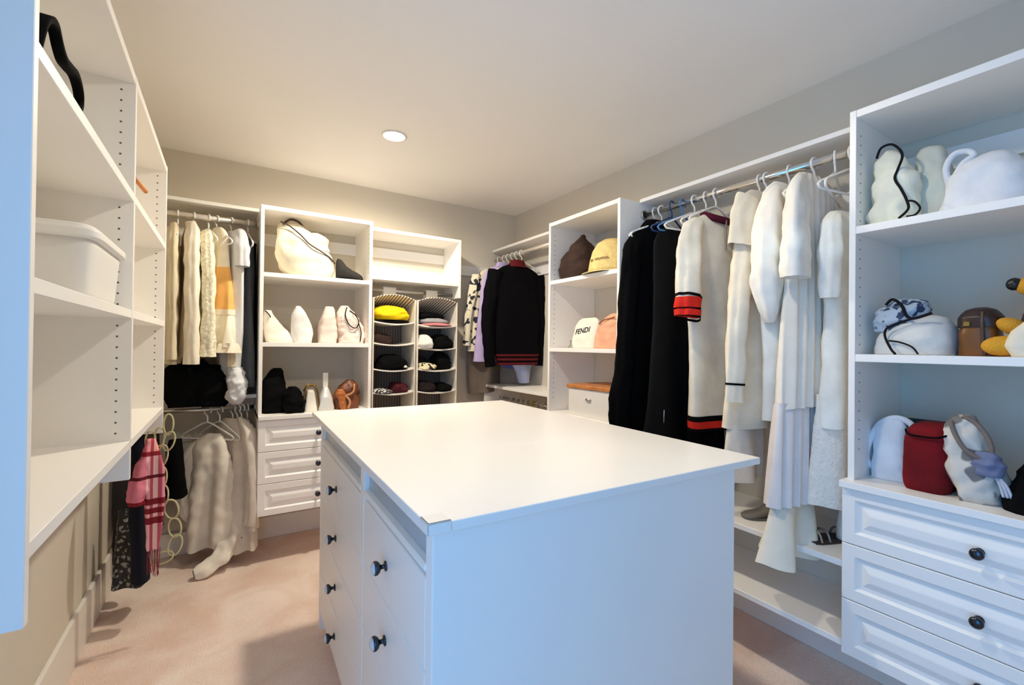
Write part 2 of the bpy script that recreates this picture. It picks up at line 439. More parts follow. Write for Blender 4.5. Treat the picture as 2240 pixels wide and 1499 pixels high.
# --- right wall: long hanging section
R2 = thing('hanging_shelf', 'long white hanging section with chrome rod and two low shoe shelves', 'closet shelf', (2.0, 1.2, 0))
board('top_shelf', (1.914, XR-.001, .674, 1.721, 2.08, 2.10), LAM, R2)
board('wall_rail', (XR-.017, XR-.001, .674, 1.721, 1.84, 1.93), LAM, R2)
for z in (.285, .55): board('shoe_shelf', (1.765, XR-.001, .674, 1.721, z, z+.021), LAM, R2)
ROD2 = mat('polished_rod', (226, 224, 220), .16, .95)
tube('hanging_rod', [(1.95-2.0, .674-1.2, 2.018), (1.95-2.0, 1.721-1.2, 2.018)], .0165, ROD2, R2, 18)
for y, d in ((.674, 1), (1.721, -1)):
    lathe_on('rod_socket', [(.027, 0), (.027, .006), (.021, .012), (.021, .001)], (1.95-2.0, y-1.2, 2.018), (0, d, 0), CHROME, R2)

# --- right wall: near tower with drawers
R3 = thing('drawer_tower', 'white shelf tower with bags and plush toy above three raised-panel drawers, nearest on wall', 'closet tower', (1.95, .36, 0))
board('side_panel', (1.765, XR-.001, .654, .673, .273, 2.085), LAM, R3)
board('side_panel', (1.765, XR-.001, .03, .049, .273, 2.085), LAM, R3)
for z in (2.06, 1.67, 1.244): board('shelf', (1.766, XR-.001, .049, .654, z, z+.025), LAM, R3)
board('countertop', (1.728, XR-.001, .025, .684, .828, .850), LAM, R3)
board('bottom_panel', (1.766, XR-.001, .049, .654, .273, .292), LAM, R3)
board('back_rail', (XR-.017, XR-.001, .049, .654, 1.92, 2.0), LAM, R3)
for i in range(3): drawer(R3, (1.765, .681, .275+i*.1845), (0, -1, 0), (-1, 0, 0), .652, .1815)
holes(R3, [(1.80, .654, z) for z in zr(.95, 2.03) if abs(z-1.256) > .02 and abs(z-1.683) > .02], (0, -1, 0))

# ------------------------------------------------------------------ island
IS = thing('island', 'white freestanding dresser island with smooth top in the middle of the carpet', 'closet island', (.85, 1.527, 0), -.0231)
def lbox(name, b, m, parent, bev=.0015):
    v, f = boxes([b], bev); return mesh_obj(name, v, f, m, parent, False)
lbox('top', (-.521, .521, -.775, .785, .938, .958), LAMTOP, IS, .0015)
lbox('carcass', (-.484, .413, -.757, .60, .07, .9375), LAM, IS)
lbox('plinth', (-.45, .39, -.72, .57, 0, .07), LAM, IS)
lbox('end_panel', (-.506, .416, -.761, -.7572, .004, .9375), LAM, IS, .0008)
GREY = mat('frosted_grey_glass', (172, 180, 184), .25)
for (y0, y1, nm) in ((-.757, -.722, 'stile'), (-.212, -.172, 'stile'), (.572, .60, 'stile')):
    lbox(nm, (-.506, -.4842, y0, y1, .03, .9375), LAM, IS)
for (y0, y1) in ((-.722, -.212), (-.172, .572)):
    lbox('top_rail', (-.506, -.4842, y0, y1, .917, .9375), LAM, IS)
    lbox('glass_panel', (-.490, -.4842, y0, y1, .862, .917), GREY, IS, .0005)
    lbox('lip_rail', (-.508, -.4842, y0, y1, .846, .862), LAM, IS, .004)
    for i in range(4):
        z0 = .834-.181*(i+1)
        d = lbox('drawer', (-.505, -.4842, y0+.002, y1-.002, z0+.003, z0+.181), LAM, IS, .003)
        yk = (y0+y1)/2+.02
        kb = lathe_on('knob', [(.012, 0), (.012, .003), (.0055, .005), (.0055, .013), (.013, .017), (.017, .023), (.0165, .029)], (-.505, yk, z0+.09), (-1, 0, 0), PEWTER, d)
        lathe_on('knob_cap', [(.0148, .0285), (.0142, .032), (.008, .0355), (.001, .0362)], (-.505, yk, z0+.09), (-1, 0, 0), mat('crystal_cap', (205, 210, 214), .12), d)
v, f = join(boxes([(-.524, -.478, -.778, -.774, .940, .962)], .001), boxes([(-.524, -.5205, -.778, -.735, .940, .962)], .001), boxes([(-.524, -.478, -.778, -.735, .9582, .962)], .001))
cg = mesh_obj('corner_guard', v, f, mat('clear_plastic', (241, 238, 231), .25), IS, False)

# ------------------------------------------------------------------ hangers
def hanger_geo(hr=.024, w=.2, drop=.062, wr=.0042, slope=.075):
    hk = [(hr*math.cos(math.radians(a)), 0, hr*math.sin(math.radians(a))) for a in range(-35, 200, 18)]
    hk += [(-hr*.8, 0, -hr*.75), (-.004, 0, -hr*1.35), (0, 0, -hr*1.7), (0, 0, -drop)]
    hook = tube_geo(hk, wr, 7)
    fr = [(0, 0, -drop), (.03, 0, -drop-.008), (w*.55, 0, -drop-slope*.55), (w-.012, 0, -drop-slope), (w, 0, -drop-slope-.012), (w-.012, 0, -drop-slope-.024), (0, 0, -drop-slope-.022),
          (-w+.012, 0, -drop-slope-.024), (-w, 0, -drop-slope-.012), (-w+.012, 0, -drop-slope), (-w*.55, 0, -drop-slope*.55), (-.03, 0, -drop-.008)]
    frame = tube_geo(fr, wr*1.1, 7, closed=True)
    return hook, frame
_HG = {}
def hanger(label, loc, rotz, m=None, group=None, style='plain', tilt=0):
    """loc = centre of the rod under the hook"""
    m = m or PLAST
    key = (style, m.name)
    t = thing('clothes_hanger', label, 'hanger', (loc[0], loc[1], loc[2]), rotz, group)
    t.rotation_euler = (0, tilt, rotz)
    if key not in _HG:
        w_ = {'plain': .2, 'slim': .19, 'small': .165}[style]
        hook, fr = hanger_geo(.0235, w_, .062 if style != 'small' else .07)
        h = mesh_obj('hook', *hook, CHROME if style == 'wood' else m, t); q = mesh_obj('frame', *fr, m, t)
        _HG[key] = (h, q)
    else:
        for src in _HG[key]:
            c = src.copy(); COL.objects.link(c); c.parent = t
    return t

# ------------------------------------------------------------------ left unit contents
# storage bin with lid
t = thing('storage_bin', 'white plastic storage bin with rounded lid on the pegged wall shelf', 'storage bin', (-.375, 1.56, 1.378))
mesh_obj('bin_body', *Loft([(0, 0, 0, .098, .158, 9), (.002, 0, 0, .102, .165, 9), (.145, 0, 0, .112, .180, 9)]).geo(n=8, segs=64, capb=True, capt=True), mat('bin_plastic', (226, 224, 220), .45), t)
mesh_obj('lid', *Loft([(.140, 0, 0, .114, .182, 8), (.143, 0, 0, .124, .192, 8), (.160, 0, 0, .124, .192, 8), (.166, 0, 0, .116, .184, 8), (.172, 0, 0, .112, .180, 8), (.174, 0, 0, .108, .176, 8)]).geo(n=24, segs=64, capb=True, capt=True), mat('bin_lid', (232, 230, 226), .4), t)
# grey bag with black strap on the upper shelf
t = thing('shoulder_bag', 'grey soft bag with looping black strap on the highest pegged wall shelf', 'bag', (-.36, 1.17, 1.731))
blob('bag_body', [(0, -.02, 0, .06, .11, 4), (.12, -.02, 0, .06, .105, 4), (.21, -.02, .01, .05, .09, 3), (.25, -.02, .02, .02, .06, 2)], cloth('grey_bag_cloth', (128, 132, 132)), t, .006)
st = [(.065, -.03, .08), (.065, 0, .14), (.065, .03, .168), (.065, .065, .172), (.065, .09, .152), (.065, .12, .138), (.065, .16, .142), (.065, .205, .148), (.065, .24, .132), (.065, .25, .105), (.065, .22, .07)]
P = smooth_path(st, 5); V, F = [], []
for p in P:
    V += [p+Vector((-.012, 0, -.007)), p+Vector((.006, 0, -.007)), p+Vector((.006, 0, .007)), p+Vector((-.012, 0, .007))]
for i in range(len(P)-1):
    for k in range(4): F.append([i*4+k, i*4+(k+1) % 4, (i+1)*4+(k+1) % 4, (i+1)*4+k])
mesh_obj('strap', V, F, BLACK, t)
# wooden hanger in second bay
WOOD = mat('honey_wood', (190, 122, 66), .45, var=.12, vscale=20)
t = thing('wooden_hanger', 'brown wooden clothes hanger on short rod inside the pegged wall unit', 'hanger', (-.38, 2.07, 2.0), math.radians(58))
hk, _ = hanger_geo(.019, .2, .055, .002)
mesh_obj('hook', *hk, CHROME, t)
arm = [(-.2, 0, -.135), (-.12, -.006, -.095), (-.03, 0, -.058), (0, 0, -.052), (.03, 0, -.058), (.12, -.006, -.095), (.2, 0, -.135)]
mesh_obj('shoulder_bar', *tube_geo(smooth_path(arm, 4), [.008]*25, 8), WOOD, t)
t = tag(tube('shelf_clip', smooth_path([(0, 0, 0), (.015, .01, .03), (.01, .02, .045), (-.006, .02, .035), (-.004, .01, .008)], 4), .004, PLAST), 'small white plastic loop clip standing on lowest pegged shelf', 'clip')
t.location = (-.29, 1.83, .989)

# scarf on ring hanger, rod at x=-.36 below the unit
t = thing('ring_scarf_hanger', 'cream scarf hanger of linked rings hanging beside the pink plaid scarf', 'hanger', (-.24, 2.45, 0))
RING = mat('cream_ring_plastic', (206, 198, 150), .4)
mesh_obj('hook', *tube_geo(smooth_path([(-.145, .0, .918), (-.135, 0, .945), (-.115, 0, .948), (-.10, 0, .93), (-.09, 0, .90), (-.06, 0, .885)], 5), .0035, 8), RING, t)
def ring(cx, cz, rx, rz, tl=0):
    pts = []
    for k in range(24):
        a = 2*PI*k/24; x = rx*math.cos(a); z = rz*math.sin(a)
        pts.append((cx+x*math.cos(tl)-z*math.sin(tl), .003*math.sin(3*a), cz+x*math.sin(tl)+z*math.cos(tl)))
    mesh_obj('ring', *tube_geo(pts, .0034, 7, closed=True), RING, t)
for a in ((-.031, .861, .017, .04), (0, .873, .017, .04), (.03, .925, .017, .045), (.033, .852, .019, .042, -.2), (.012, .792, .017, .045, -.1), (.01, .70, .017, .045), (.016, .62, .017, .045), (.045, .555, .024, .043, .2), (.058, .472, .022, .043, .15), (.06, .395, .024, .045, -.2), (.015, .35, .04, .026, .2)):
    ring(*a)
PL = bpy.data.materials.new('pink_plaid'); PL.use_nodes = True
def plaid():
    nt = PL.node_tree; b = nt.nodes['Principled BSDF']; b.inputs['Roughness'].default_value = .85
    tc = nt.nodes.new('ShaderNodeTexCoord'); sx = nt.nodes.new('ShaderNodeSeparateXYZ'); nt.links.new(tc.outputs['Object'], sx.inputs[0])
    def ramp(out, lo, hi, stops):
        mr = nt.nodes.new('ShaderNodeMapRange'); mr.inputs[1].default_value = lo; mr.inputs[2].default_value = hi; nt.links.new(out, mr.inputs[0])
        r = nt.nodes.new('ShaderNodeValToRGB'); r.color_ramp.interpolation = 'CONSTANT'
        while len(r.color_ramp.elements) < len(stops): r.color_ramp.elements.new(.5)
        for e, (p, c) in zip(r.color_ramp.elements, stops): e.position = p; e.color = lin(c)
        nt.links.new(mr.outputs[0], r.inputs[0]); return r.outputs[0]
    base = ramp(sx.outputs[0], -.04, .045, [(0, (226, 128, 146)), (.25, (238, 186, 186)), (.38, (186, 74, 100)), (.5, (238, 196, 184)), (.68, (196, 86, 108)), (.85, (232, 150, 164))])
    z0, z1 = .3, .9; q = lambda z: (z-z0)/(z1-z0)
    bar = ramp(sx.outputs[2], z0, z1, [(0, (255, 255, 255)), (q(.512), (150, 24, 58)), (q(.54), (255, 255, 255)), (q(.556), (150, 24, 58)), (q(.58), (255, 255, 255)), (q(.595), (150, 24, 58)), (q(.62), (255, 255, 255)), (q(.706), (120, 24, 50)), (q(.72), (255, 255, 255)), (q(.80), (170, 40, 70)), (q(.82), (255, 220, 222))])
    mx = nt.nodes.new('ShaderNodeMixRGB'); mx.blend_type = 'MULTIPLY'; mx.inputs[0].default_value = 1
    nt.links.new(base, mx.inputs[1]); nt.links.new(bar, mx.inputs[2]); nt.links.new(mx.outputs[0], b.inputs['Base Color'])
plaid()
t = thing('plaid_scarf', 'pink and dark red plaid fringed scarf knotted on the ring hanger', 'scarf', (-.258, 2.43, 0))
mesh_obj('long_tail', *Loft([(.40, .004, 0, .022, .010), (.47, .006, 0, .026, .012), (.62, .006, 0, .036, .016), (.75, .002, 0, .036, .018), (.82, -.005, 0, .026, .02), (.87, -.01, .01, .014, .014)], 130, .006, .3, .003, 16, 2).geo(n=40, segs=48, capb=True, capt=True), PL, t)
mesh_obj('short_tail', *Loft([(.605, -.05, -.03, .030, .016), (.66, -.05, -.03, .034, .018), (.74, -.042, -.02, .022, .018), (.83, -.018, 0, .014, .014), (.855, -.012, .005, .010, .012)], 120, .008, .4, .008, 20, 5).geo(n=26, segs=40, capb=True, capt=True), PL, t)
fr = []
random.seed(3)
for i in range(9):
    x = -.018+.005*i
    fr.append(tube_geo(smooth_path([(x+.006, 0, .405), (x+.006+random.uniform(-.004, .004), -.004, .36), (x+.004+random.uniform(-.006, .006), 0, .31-random.uniform(0, .03))], 4), .0016, 5))
o = mesh_obj('fringe', *join(*fr), cloth('fringe_red', (150, 52, 70)), t)
DKGREY = cloth('charcoal_cloth', (44, 41, 40)); NVY = cloth('navy_black_cloth', (18, 20, 34)); DKBR = cloth('dark_umber_cloth', (58, 48, 40))
def trouser(label, loc, rotz, m, rows, **kw):
    return garment('hanging_trousers', label, 'trousers', loc, rotz, m, rows, **kw)
trouser('black trousers hanging folded behind the pink plaid scarf', (-.33, 2.60), 0, NVY, [(.90, -.03, .03), (.7, -.03, .035), (.5, -.03, .035), (.32, -.02, .045), (.21, -.02, .05)], b=.03, k=70, amp=.010, seed=4, part='trouser_legs')
trouser('charcoal trousers hanging deep beside the baseboard under pegged unit', (-.42, 2.86), 0, DKGREY, [(.90, -.035, .05), (.6, -.035, .06), (.3, -.03, .05), (.12, -.03, .05)], b=.03, k=60, amp=.010, seed=8, part='trouser_legs')
SEQ = spots('sequined_cloth', (24, 24, 24), (150, 150, 140), 60, .56, .4)
garment('sequined_skirt', 'black and silver sequined skirt hanging low by the baseboard', 'skirt', (-.385, 2.74), .2, SEQ, [(.50, -.03, .03), (.32, -.04, .05), (.15, -.05, .09)], b=.05, k=60, amp=.02, seed=3)
garment('black_skirt', 'short black skirt hanging in dark corner behind the ring hanger', 'skirt', (-.235, 3.12), .3, BLACK, [(.74, -.03, .03), (.69, -.04, .035), (.418, -.05, .06)], b=.04, k=60, amp=.01, seed=5)
garment('umber_jacket', 'dark umber jacket hanging deep in the low corner behind trousers', 'jacket', (-.38, 3.18), 1.3, DKBR, [(.84, -.04, .04), (.78, -.15, .15), (.5, -.16, .16), (.22, -.17, .17)], b=.05, seed=6)

# ------------------------------------------------------------------ corner rod garments (seen edge-on)
def kg(name, label, cat, x, rot, m, rows, y=RKY, **kw):
    return garment(name, label, cat, (x, y), math.radians(rot), m, rows, **kw)
def sl(t, pts, rad, m, flat=.7, nm='sleeve', seed=0):
    return sleeve(nm, pts, rad, m, t, flat, seed)
BEIGE = cloth('beige_cloth', (214, 202, 174)); IVORY = cloth('ivory_cloth', (238, 230, 212)); LACE = mat('cream_lace', (236, 226, 202), .9, bump=1, bscale=90, var=.12, vscale=60)
PALE = mat('pale_sheer', (222, 224, 228), .7, bump=.3, bscale=200, var=.04); SLATE = cloth('slate_cloth', (84, 88, 94)); ORANGE = cloth('apricot_cloth', (238, 184, 108))
# local +x of these garments points to -y (towards the room) after a -90 degree turn
t, _ = kg('beige_shirt', 'beige shirt hanging against the pegged unit, first on corner rod', 'shirt', -.262, -86, BEIGE, [(1.94, -.03, .05), (1.90, -.16, .17), (1.7, -.18, .18), (1.165, -.19, .185)], b=.030, seed=1)
sl(t, [(.05, 0, 1.925), (.14, 0, 1.885), (.175, 0, 1.75), (.18, 0, 1.45), (.175, 0, 1.19)], [.016, .036, .040, .036, .034], BEIGE)
mesh_obj('collar', *Loft([(1.925, .01, 0, .05, .018), (1.948, .012, 0, .046, .02)]).geo(n=4, segs=24), BEIGE, t)
t, _ = kg('ivory_shirt', 'ivory long-sleeved shirt with open collar, second garment on corner rod', 'shirt', -.192, -80, IVORY, [(1.955, -.03, .05), (1.90, -.16, .16), (1.7, -.18, .18), (1.20, -.19, .19)], b=.034, seed=2)
sl(t, [(.05, 0, 1.94), (.15, 0, 1.895), (.19, -.004, 1.72), (.20, -.004, 1.45), (.19, 0, 1.165)], [.016, .04, .044, .040, .042], IVORY, .8)
mesh_obj('collar', *Loft([(1.885, .07, 0, .05, .012), (1.925, .05, 0, .055, .022), (1.962, .03, 0, .045, .024)]).geo(n=6, segs=24), IVORY, t)
t, _ = kg('lace_blouse', 'cream lace blouse with scalloped cuff hanging on the corner rod', 'blouse', -.135, -76, LACE, [(1.92, -.03, .04), (1.87, -.15, .16), (1.6, -.18, .18), (1.26, -.19, .19)], b=.03, seed=3, hem=.03)
sl(t, [(.05, 0, 1.91), (.14, 0, 1.87), (.185, 0, 1.70), (.195, 0, 1.45), (.19, 0, 1.205)], [.014, .034, .04, .036, .048], LACE, .8)
t, _ = kg('apricot_banded_dress', 'cream dress with broad apricot middle and ruffled skirt on corner rod', 'dress', -.058, -66, IVORY, [(1.955, -.04, .05), (1.92, -.11, .12), (1.72, -.12, .13), (1.47, -.15, .17), (1.43, -.15, .17), (1.25, -.19, .21)], b=.036, k=80, amp=.012, seed=4, fe=.5,
          bands=((1.47, 1.715, ORANGE, 'apricot_band', .002), (1.44, 1.472, CREAM, 'waistband', .004)), bb=1.6)
mesh_obj('ruffle', *Loft([(1.225, .01, 0, .225, .07), (1.28, .01, 0, .205, .06)], 90, .014, .2, 0, 1, 4).geo(n=6, segs=110), CREAM, t)
sl(t, [(.12, .02, 1.275), (.13, .03, 1.22), (.13, .03, 1.145)], [.024, .027, .028], BEIGE, .8, 'hanging_sash')
t, _ = kg('pale_sheer_gown', 'long pale sheer gown with gathered end trailing to the lower rod', 'dress', .012, -70, PALE, [(1.945, -.04, .05), (1.90, -.14, .16), (1.70, -.15, .16), (1.35, -.14, .15), (1.12, -.12, .13), (1.05, -.10, .13), (.975, -.08, .12)], b=.034, k=60, amp=.012, seed=5, hem=.03)
sl(t, [(.06, 0, 1.93), (.13, 0, 1.90), (.165, 0, 1.82), (.17, 0, 1.72)], [.018, .04, .045, .04], PALE, .8)
blob('gathered_end', [(.925, .10, .01, .02, .02), (.96, .11, .0, .05, .04), (1.04, .12, 0, .06, .045), (1.10, .11, 0, .045, .04), (1.14, .11, 0, .03, .03)], PALE, t, .016, 22, 7)
t, _ = kg('slate_gown', 'dark slate long garment hanging deep beside the drawer tower', 'dress', .098, -84, SLATE, [(1.92, -.05, .05), (1.87, -.10, .10), (1.5, -.12, .13), (1.02, -.15, .15)], b=.04, k=50, amp=.012, seed=6, y=3.22)
for i, (x, rot, lab) in enumerate([(-.245, -86, 'white hanger under the beige shirt on corner rod'), (-.17, -80, 'white hanger under the ivory shirt on corner rod'), (-.10, -76, 'white hanger under the cream lace blouse on corner rod'), (-.06, -66, 'white hanger under the apricot-banded dress on corner rod'), (.012, -70, 'white hanger holding the pale sheer gown on corner rod'), (.098, -84, 'white hanger holding the dark slate garment')]):
    hanger(lab, (x, RKY, RKZ-.002), math.radians(rot), style='slim')
t, _ = kg('black_gown', 'black long garment hanging closest to the drawer tower panel on corner rod', 'dress', .132, -88, BLACK, [(1.90, -.04, .04), (1.85, -.10, .09), (1.5, -.11, .09), (1.05, -.12, .10)], b=.014, k=50, amp=.006, seed=11, y=3.24)
# black bags on the middle shelf
t = thing('tote_bag', 'large slouching black tote bag on the low corner shelf under shirts', 'bag', (-.19, 3.18, .972))
blob('bag_body', [(-.055, 0, -.066, .08, .012, 3), (-.02, 0, -.062, .10, .018, 3), (.015, 0, .0, .115, .09, 3), (.08, 0, .01, .125, .11, 3), (.16, .01, .02, .11, .09, 3), (.215, .01, .02, .06, .05, 2)], BLACK, t, .012, 16, 1)
t = thing('black_pouch', 'smaller black bag overhanging the low corner shelf edge', 'bag', (-.07, 3.16, .972))
blob('bag_body', [(-.06, .01, -.052, .05, .012, 3), (-.02, .005, -.045, .07, .02, 3), (.02, 0, -.03, .078, .06, 3), (.12, -.01, 0, .075, .07, 3), (.18, -.01, .01, .04, .04, 2)], BLACK, t, .016, 16, 5)
# low rod
OFFW = cloth('offwhite_cloth', (228, 220, 206)); OFFW2 = cloth('offwhite_cloth_grey', (214, 205, 192))
t, _ = garment('white_shirt', 'off-white hanging shirt with one sleeve resting on carpet', 'shirt', (-.07, RKY-.02), math.radians(-38), OFFW, [(.755, -.02, .05), (.72, -.08, .09), (.60, -.115, .125), (.4, -.13, .14), (.25, -.15, .16), (.11, -.15, .15)], b=.05, k=46, amp=.026, seed=2, hem=.06, wr=.014)
sl(t, [(-.07, -.01, .70), (-.13, -.02, .60), (-.15, -.03, .46), (-.13, -.03, .33), (-.11, -.02, .25)], [.02, .045, .05, .042, .03], OFFW, .8, seed=1)
def loc_pts(t, pts):
    M = (Matrix.Translation(t.location) @ Matrix.Rotation(t.rotation_euler.z, 4, 'Z')).inverted()
    return [tuple(M @ Vector(p)) for p in pts]
sleeve('resting_sleeve', loc_pts(t, [(.03, 3.09, .27), (.035, 3.06, .18), (.01, 3.03, .10), (-.05, 2.99, .06), (-.105, 2.965, .042), (-.135, 2.955, .036)]), [.035, .046, .048, .046, .042, .03], OFFW, t, .85, 3, .012)
t, _ = garment('white_jacket', 'off-white open jacket hanging between shirt and drawers on low rod', 'jacket', (.035, RKY-.01), math.radians(-58), OFFW2, [(.835, -.06, .06), (.79, -.15, .16), (.5, -.17, .18), (.2, -.18, .2), (.075, -.19, .21)], b=.045, k=45, amp=.018, seed=7, hem=.05, wr=.006)
sl(t, [(.06, 0, .83), (.15, -.01, .76), (.19, -.01, .6), (.2, -.01, .42), (.19, -.01, .24)], [.016, .042, .046, .042, .038], OFFW2, .8, seed=4)
mesh_obj('button', *xform(lathe([(.005, 0), (.005, .002), (.001, .003)], 10), Matrix.Translation((.19, -.06, .18)) @ Matrix.Rotation(PI/2, 4, 'X')), HOLE, t)
t, _ = garment('white_blouse', 'narrow off-white sleeveless top hanging against the drawer tower side', 'shirt', (.112, RKY-.01), math.radians(-78), OFFW, [(.80, -.05, .07), (.76, -.12, .14), (.55, -.13, .15), (.3, -.16, .19), (.21, -.16, .2)], b=.026, k=50, amp=.012, seed=9, hem=.04)
for (x, rot, lab) in [(-.09, -38, 'white hanger holding the off-white shirt whose sleeve touches the carpet'), (-.03, -52, 'thin white hanger just inside the off-white shirt on low rod'), (.035, -58, 'white hanger holding the off-white open jacket'), (.11, -78, 'white hanger holding the narrow sleeveless top')]:
    hanger(lab, (x, RKY, RKZ2-.006), math.radians(rot), style='small')
hanger('empty white hanger on low rod, next to the open jacket', (.058, RKY, RKZ2-.006), math.radians(-48), style='small')
hanger('empty white hanger on low rod, nearer the sleeveless top', (.08, RKY, RKZ2-.006), math.radians(-50), style='small')

# ------------------------------------------------------------------ back tower contents
CANV = mat('cream_canvas', (232, 224, 200), .8, bump=.5, bscale=160, var=.05); BRN = mat('dark_brown_leather', (66, 46, 34), .5)
t = thing('canvas_bag', 'large cream canvas bag with dark piping on the highest tower shelf', 'bag', (.42, 3.11, 1.695))
blob('bag_body', [(0, .02, 0, .10, .08, 3), (.03, .01, 0, .145, .10, 3), (.12, -.01, 0, .165, .11, 3), (.22, -.04, .01, .135, .10, 3), (.29, -.07, .01, .10, .07, 3), (.335, -.095, .01, .06, .03, 2.5)], CANV, t, .012, 12, 3)
tube('piping', smooth_path([(-.155, -.055, .325), (-.11, -.085, .30), (-.05, -.102, .25), (.0, -.108, .20), (.06, -.112, .165), (.12, -.10, .13), (.155, -.07, .10)], 5), .0045, BRN, t)
tube('handle', smooth_path([(-.14, -.02, .32), (-.10, -.02, .355), (-.05, -.02, .345), (-.02, -.02, .31)], 5), .007, BRN, t)
blob('gathered_flap', [(.17, .06, -.02, .06, .07, 2.5), (.24, .055, -.02, .062, .06, 2.5), (.275, .05, -.02, .045, .04, 2.5), (.29, .045, 0, .02, .02)], CANV, t, .014, 26, 9)
# black shoe
def shoe(name, label, loc, rotz, m, L=.17, hh=1.0, sole=None):
    t = thing(name, label, 'shoe', loc, rotz)
    st = [(-.085, .060, .024, .050), (-.075, .066, .032, .060), (-.05, .062, .034, .058), (-.02, .046, .032, .040), (.02, .034, .036, .030), (.055, .027, .037, .024), (.08, .020, .028, .017), (.088, .016, .014, .010)]
    V, F = [], []; S = 20
    for x, zc, ry, rz in st:
        for k in range(S):
            a = 2*PI*k/S; V.append((x*L/.17, ry*math.cos(a), max(.006, zc*hh+rz*hh*math.sin(a))))
    for i in range(len(st)-1):
        for k in range(S): F.append([i*S+k, (i+1)*S+k, (i+1)*S+(k+1) % S, i*S+(k+1) % S])
    F.append(list(range(S))); F.append([(len(st)-1)*S+k for k in range(S)][::-1])
    mesh_obj('upper', V, F, m, t)
    mesh_obj('sole', *xform(Loft([(0, 0, 0, .088, .036, 2.6), (.008, 0, 0, .09, .037, 2.6)]).geo(n=2, segs=32, capb=True, capt=True), Matrix.Scale(L/.17, 4, (1, 0, 0))), sole or m, t)
    return t
shoe('black_shoe', 'single black shoe beside the cream canvas bag on tower shelf', (.675, 3.08, 1.695), -.1, mat('black_suede', (26, 22, 20), .8), .165, 1.15)
# middle shelf bags
DUST = cloth('dust_bag_cloth', (236, 230, 216)); DUST2 = cloth('dust_bag_cool', (230, 228, 224)); BLUSH = cloth('blush_cloth', (232, 216, 204))
t = thing('dust_bag', 'white slanted cloth bag at the panel side of the middle tower shelf', 'bag', (.262, 3.11, 1.287))
blob('bag_body', [(0, .02, 0, .082, .06, 3), (.03, .012, 0, .08, .065, 3), (.09, -.02, 0, .055, .055, 2.5), (.15, -.045, 0, .03, .04, 2.5), (.195, -.055, 0, .018, .02, 2.5)], DUST, t, .006, 14, 2)
tube('strap', smooth_path([(-.07, -.03, .19), (-.05, -.05, .165), (-.045, -.055, .15)], 4), .004, BRN, t)
t = thing('dust_bag', 'white upright oval cloth bag, second on middle tower shelf', 'bag', (.390, 3.09, 1.287))
blob('bag_body', [(0, .005, 0, .052, .055, 3), (.06, .006, 0, .062, .06, 2.6), (.12, .0, 0, .058, .055, 2.4), (.18, -.012, 0, .04, .045, 2.4), (.228, -.02, 0, .012, .02)], DUST2, t, .006, 12, 4)
t = thing('dust_bag', 'blush cloth bag with folded flat sides, third on middle tower shelf', 'bag', (.545, 3.09, 1.287))
blob('bag_body', [(0, 0, 0, .054, .06, 4), (.09, 0, 0, .053, .058, 4), (.16, .006, 0, .042, .05, 3), (.215, .01, 0, .03, .035, 3), (.235, .01, 0, .022, .02, 3)], BLUSH, t, .006, 16, 6)
t = thing('drawstring_bag', 'off-white crumpled drawstring bag with black cord on middle tower shelf', 'bag', (.685, 3.09, 1.287))
blob('bag_body', [(0, .005, 0, .078, .06, 3), (.07, .005, 0, .082, .065, 2.6), (.15, -.012, 0, .07, .055, 2.4), (.21, -.03, 0, .045, .04, 2.4), (.245, -.035, 0, .02, .02)], BLUSH, t, .014, 18, 8)
tube('cord', smooth_path([(-.03, -.045, .235), (-.042, -.062, .18), (-.02, -.075, .12), (.02, -.078, .10), (.04, -.07, .14), (.02, -.06, .185), (-.015, -.05, .215)], 5), .0032, BLACK, t)
tube('cord_end', smooth_path([(.04, -.07, .13), (.055, -.075, .07), (.05, -.07, .01)], 5), .0032, BLACK, t)
# counter
t = thing('black_bag', 'tall black fabric bag slumped on the tower counter', 'bag', (.245, 3.11, .862))
blob('bag_body', [(0, 0, 0, .066, .08, 3), (.1, 0, 0, .066, .085, 3), (.19, .0, 0, .056, .07, 3), (.25, .012, 0, .036, .04, 3), (.268, .015, 0, .02, .02)], BLACK, t, .01, 14, 3)
t = thing('black_bag', 'low black fabric bag spilling over the tower counter edge', 'bag', (.352, 3.05, .862))
blob('bag_body', [(0, 0, 0, .05, .07, 3), (.06, 0, 0, .062, .085, 2.6), (.12, -.008, 0, .046, .06, 2.5), (.155, -.01, 0, .02, .03)], BLACK, t, .014, 16, 7)
t = thing('handbag', 'white wedge handbag with gold frame handle on the tower counter', 'handbag', (.445, 3.07, .862))
blob('bag_body', [(0, 0, 0, .038, .06, 6), (.06, 0, 0, .031, .05, 6), (.125, 0, 0, .021, .04, 6), (.13, 0, 0, .018, .035, 6)], DUST, t, .001, 10, 1)
GOLD = mat('gold_metal', (170, 140, 70), .3, .9); BRZ = mat('bronze_trim', (110, 84, 40), .4, .5)
tube('handle', smooth_path([(-.048, -.04, .004), (-.042, -.05, .08), (-.03, -.045, .14), (0, -.03, .162), (.03, -.045, .14), (.042, -.05, .08), (.048, -.04, .004)], 5), .006, BRZ, t)
tube('chain', smooth_path([(-.04, -.02, .125), (-.02, -.035, .165), (0, -.02, .155), (.02, -.035, .165), (.04, -.02, .125)], 5), .005, GOLD, t)
t = thing('handbag', 'silvery white triangular handbag with tall flat handle on the tower counter', 'handbag', (.535, 3.07, .862))
blob('bag_body', [(0, 0, 0, .05, .06, 5), (.02, 0, 0, .05, .06, 5), (.08, 0, 0, .038, .05, 4), (.135, 0, 0, .018, .03, 4), (.145, 0, 0, .012, .02, 4)], mat('silver_leather', (222, 220, 214), .3, .2), t, .002, 12, 2)
v, f = boxes([(-.016, .016, -.004, .004, .135, .235)], .003); mesh_obj('handle', v, f, DUST, t, False)
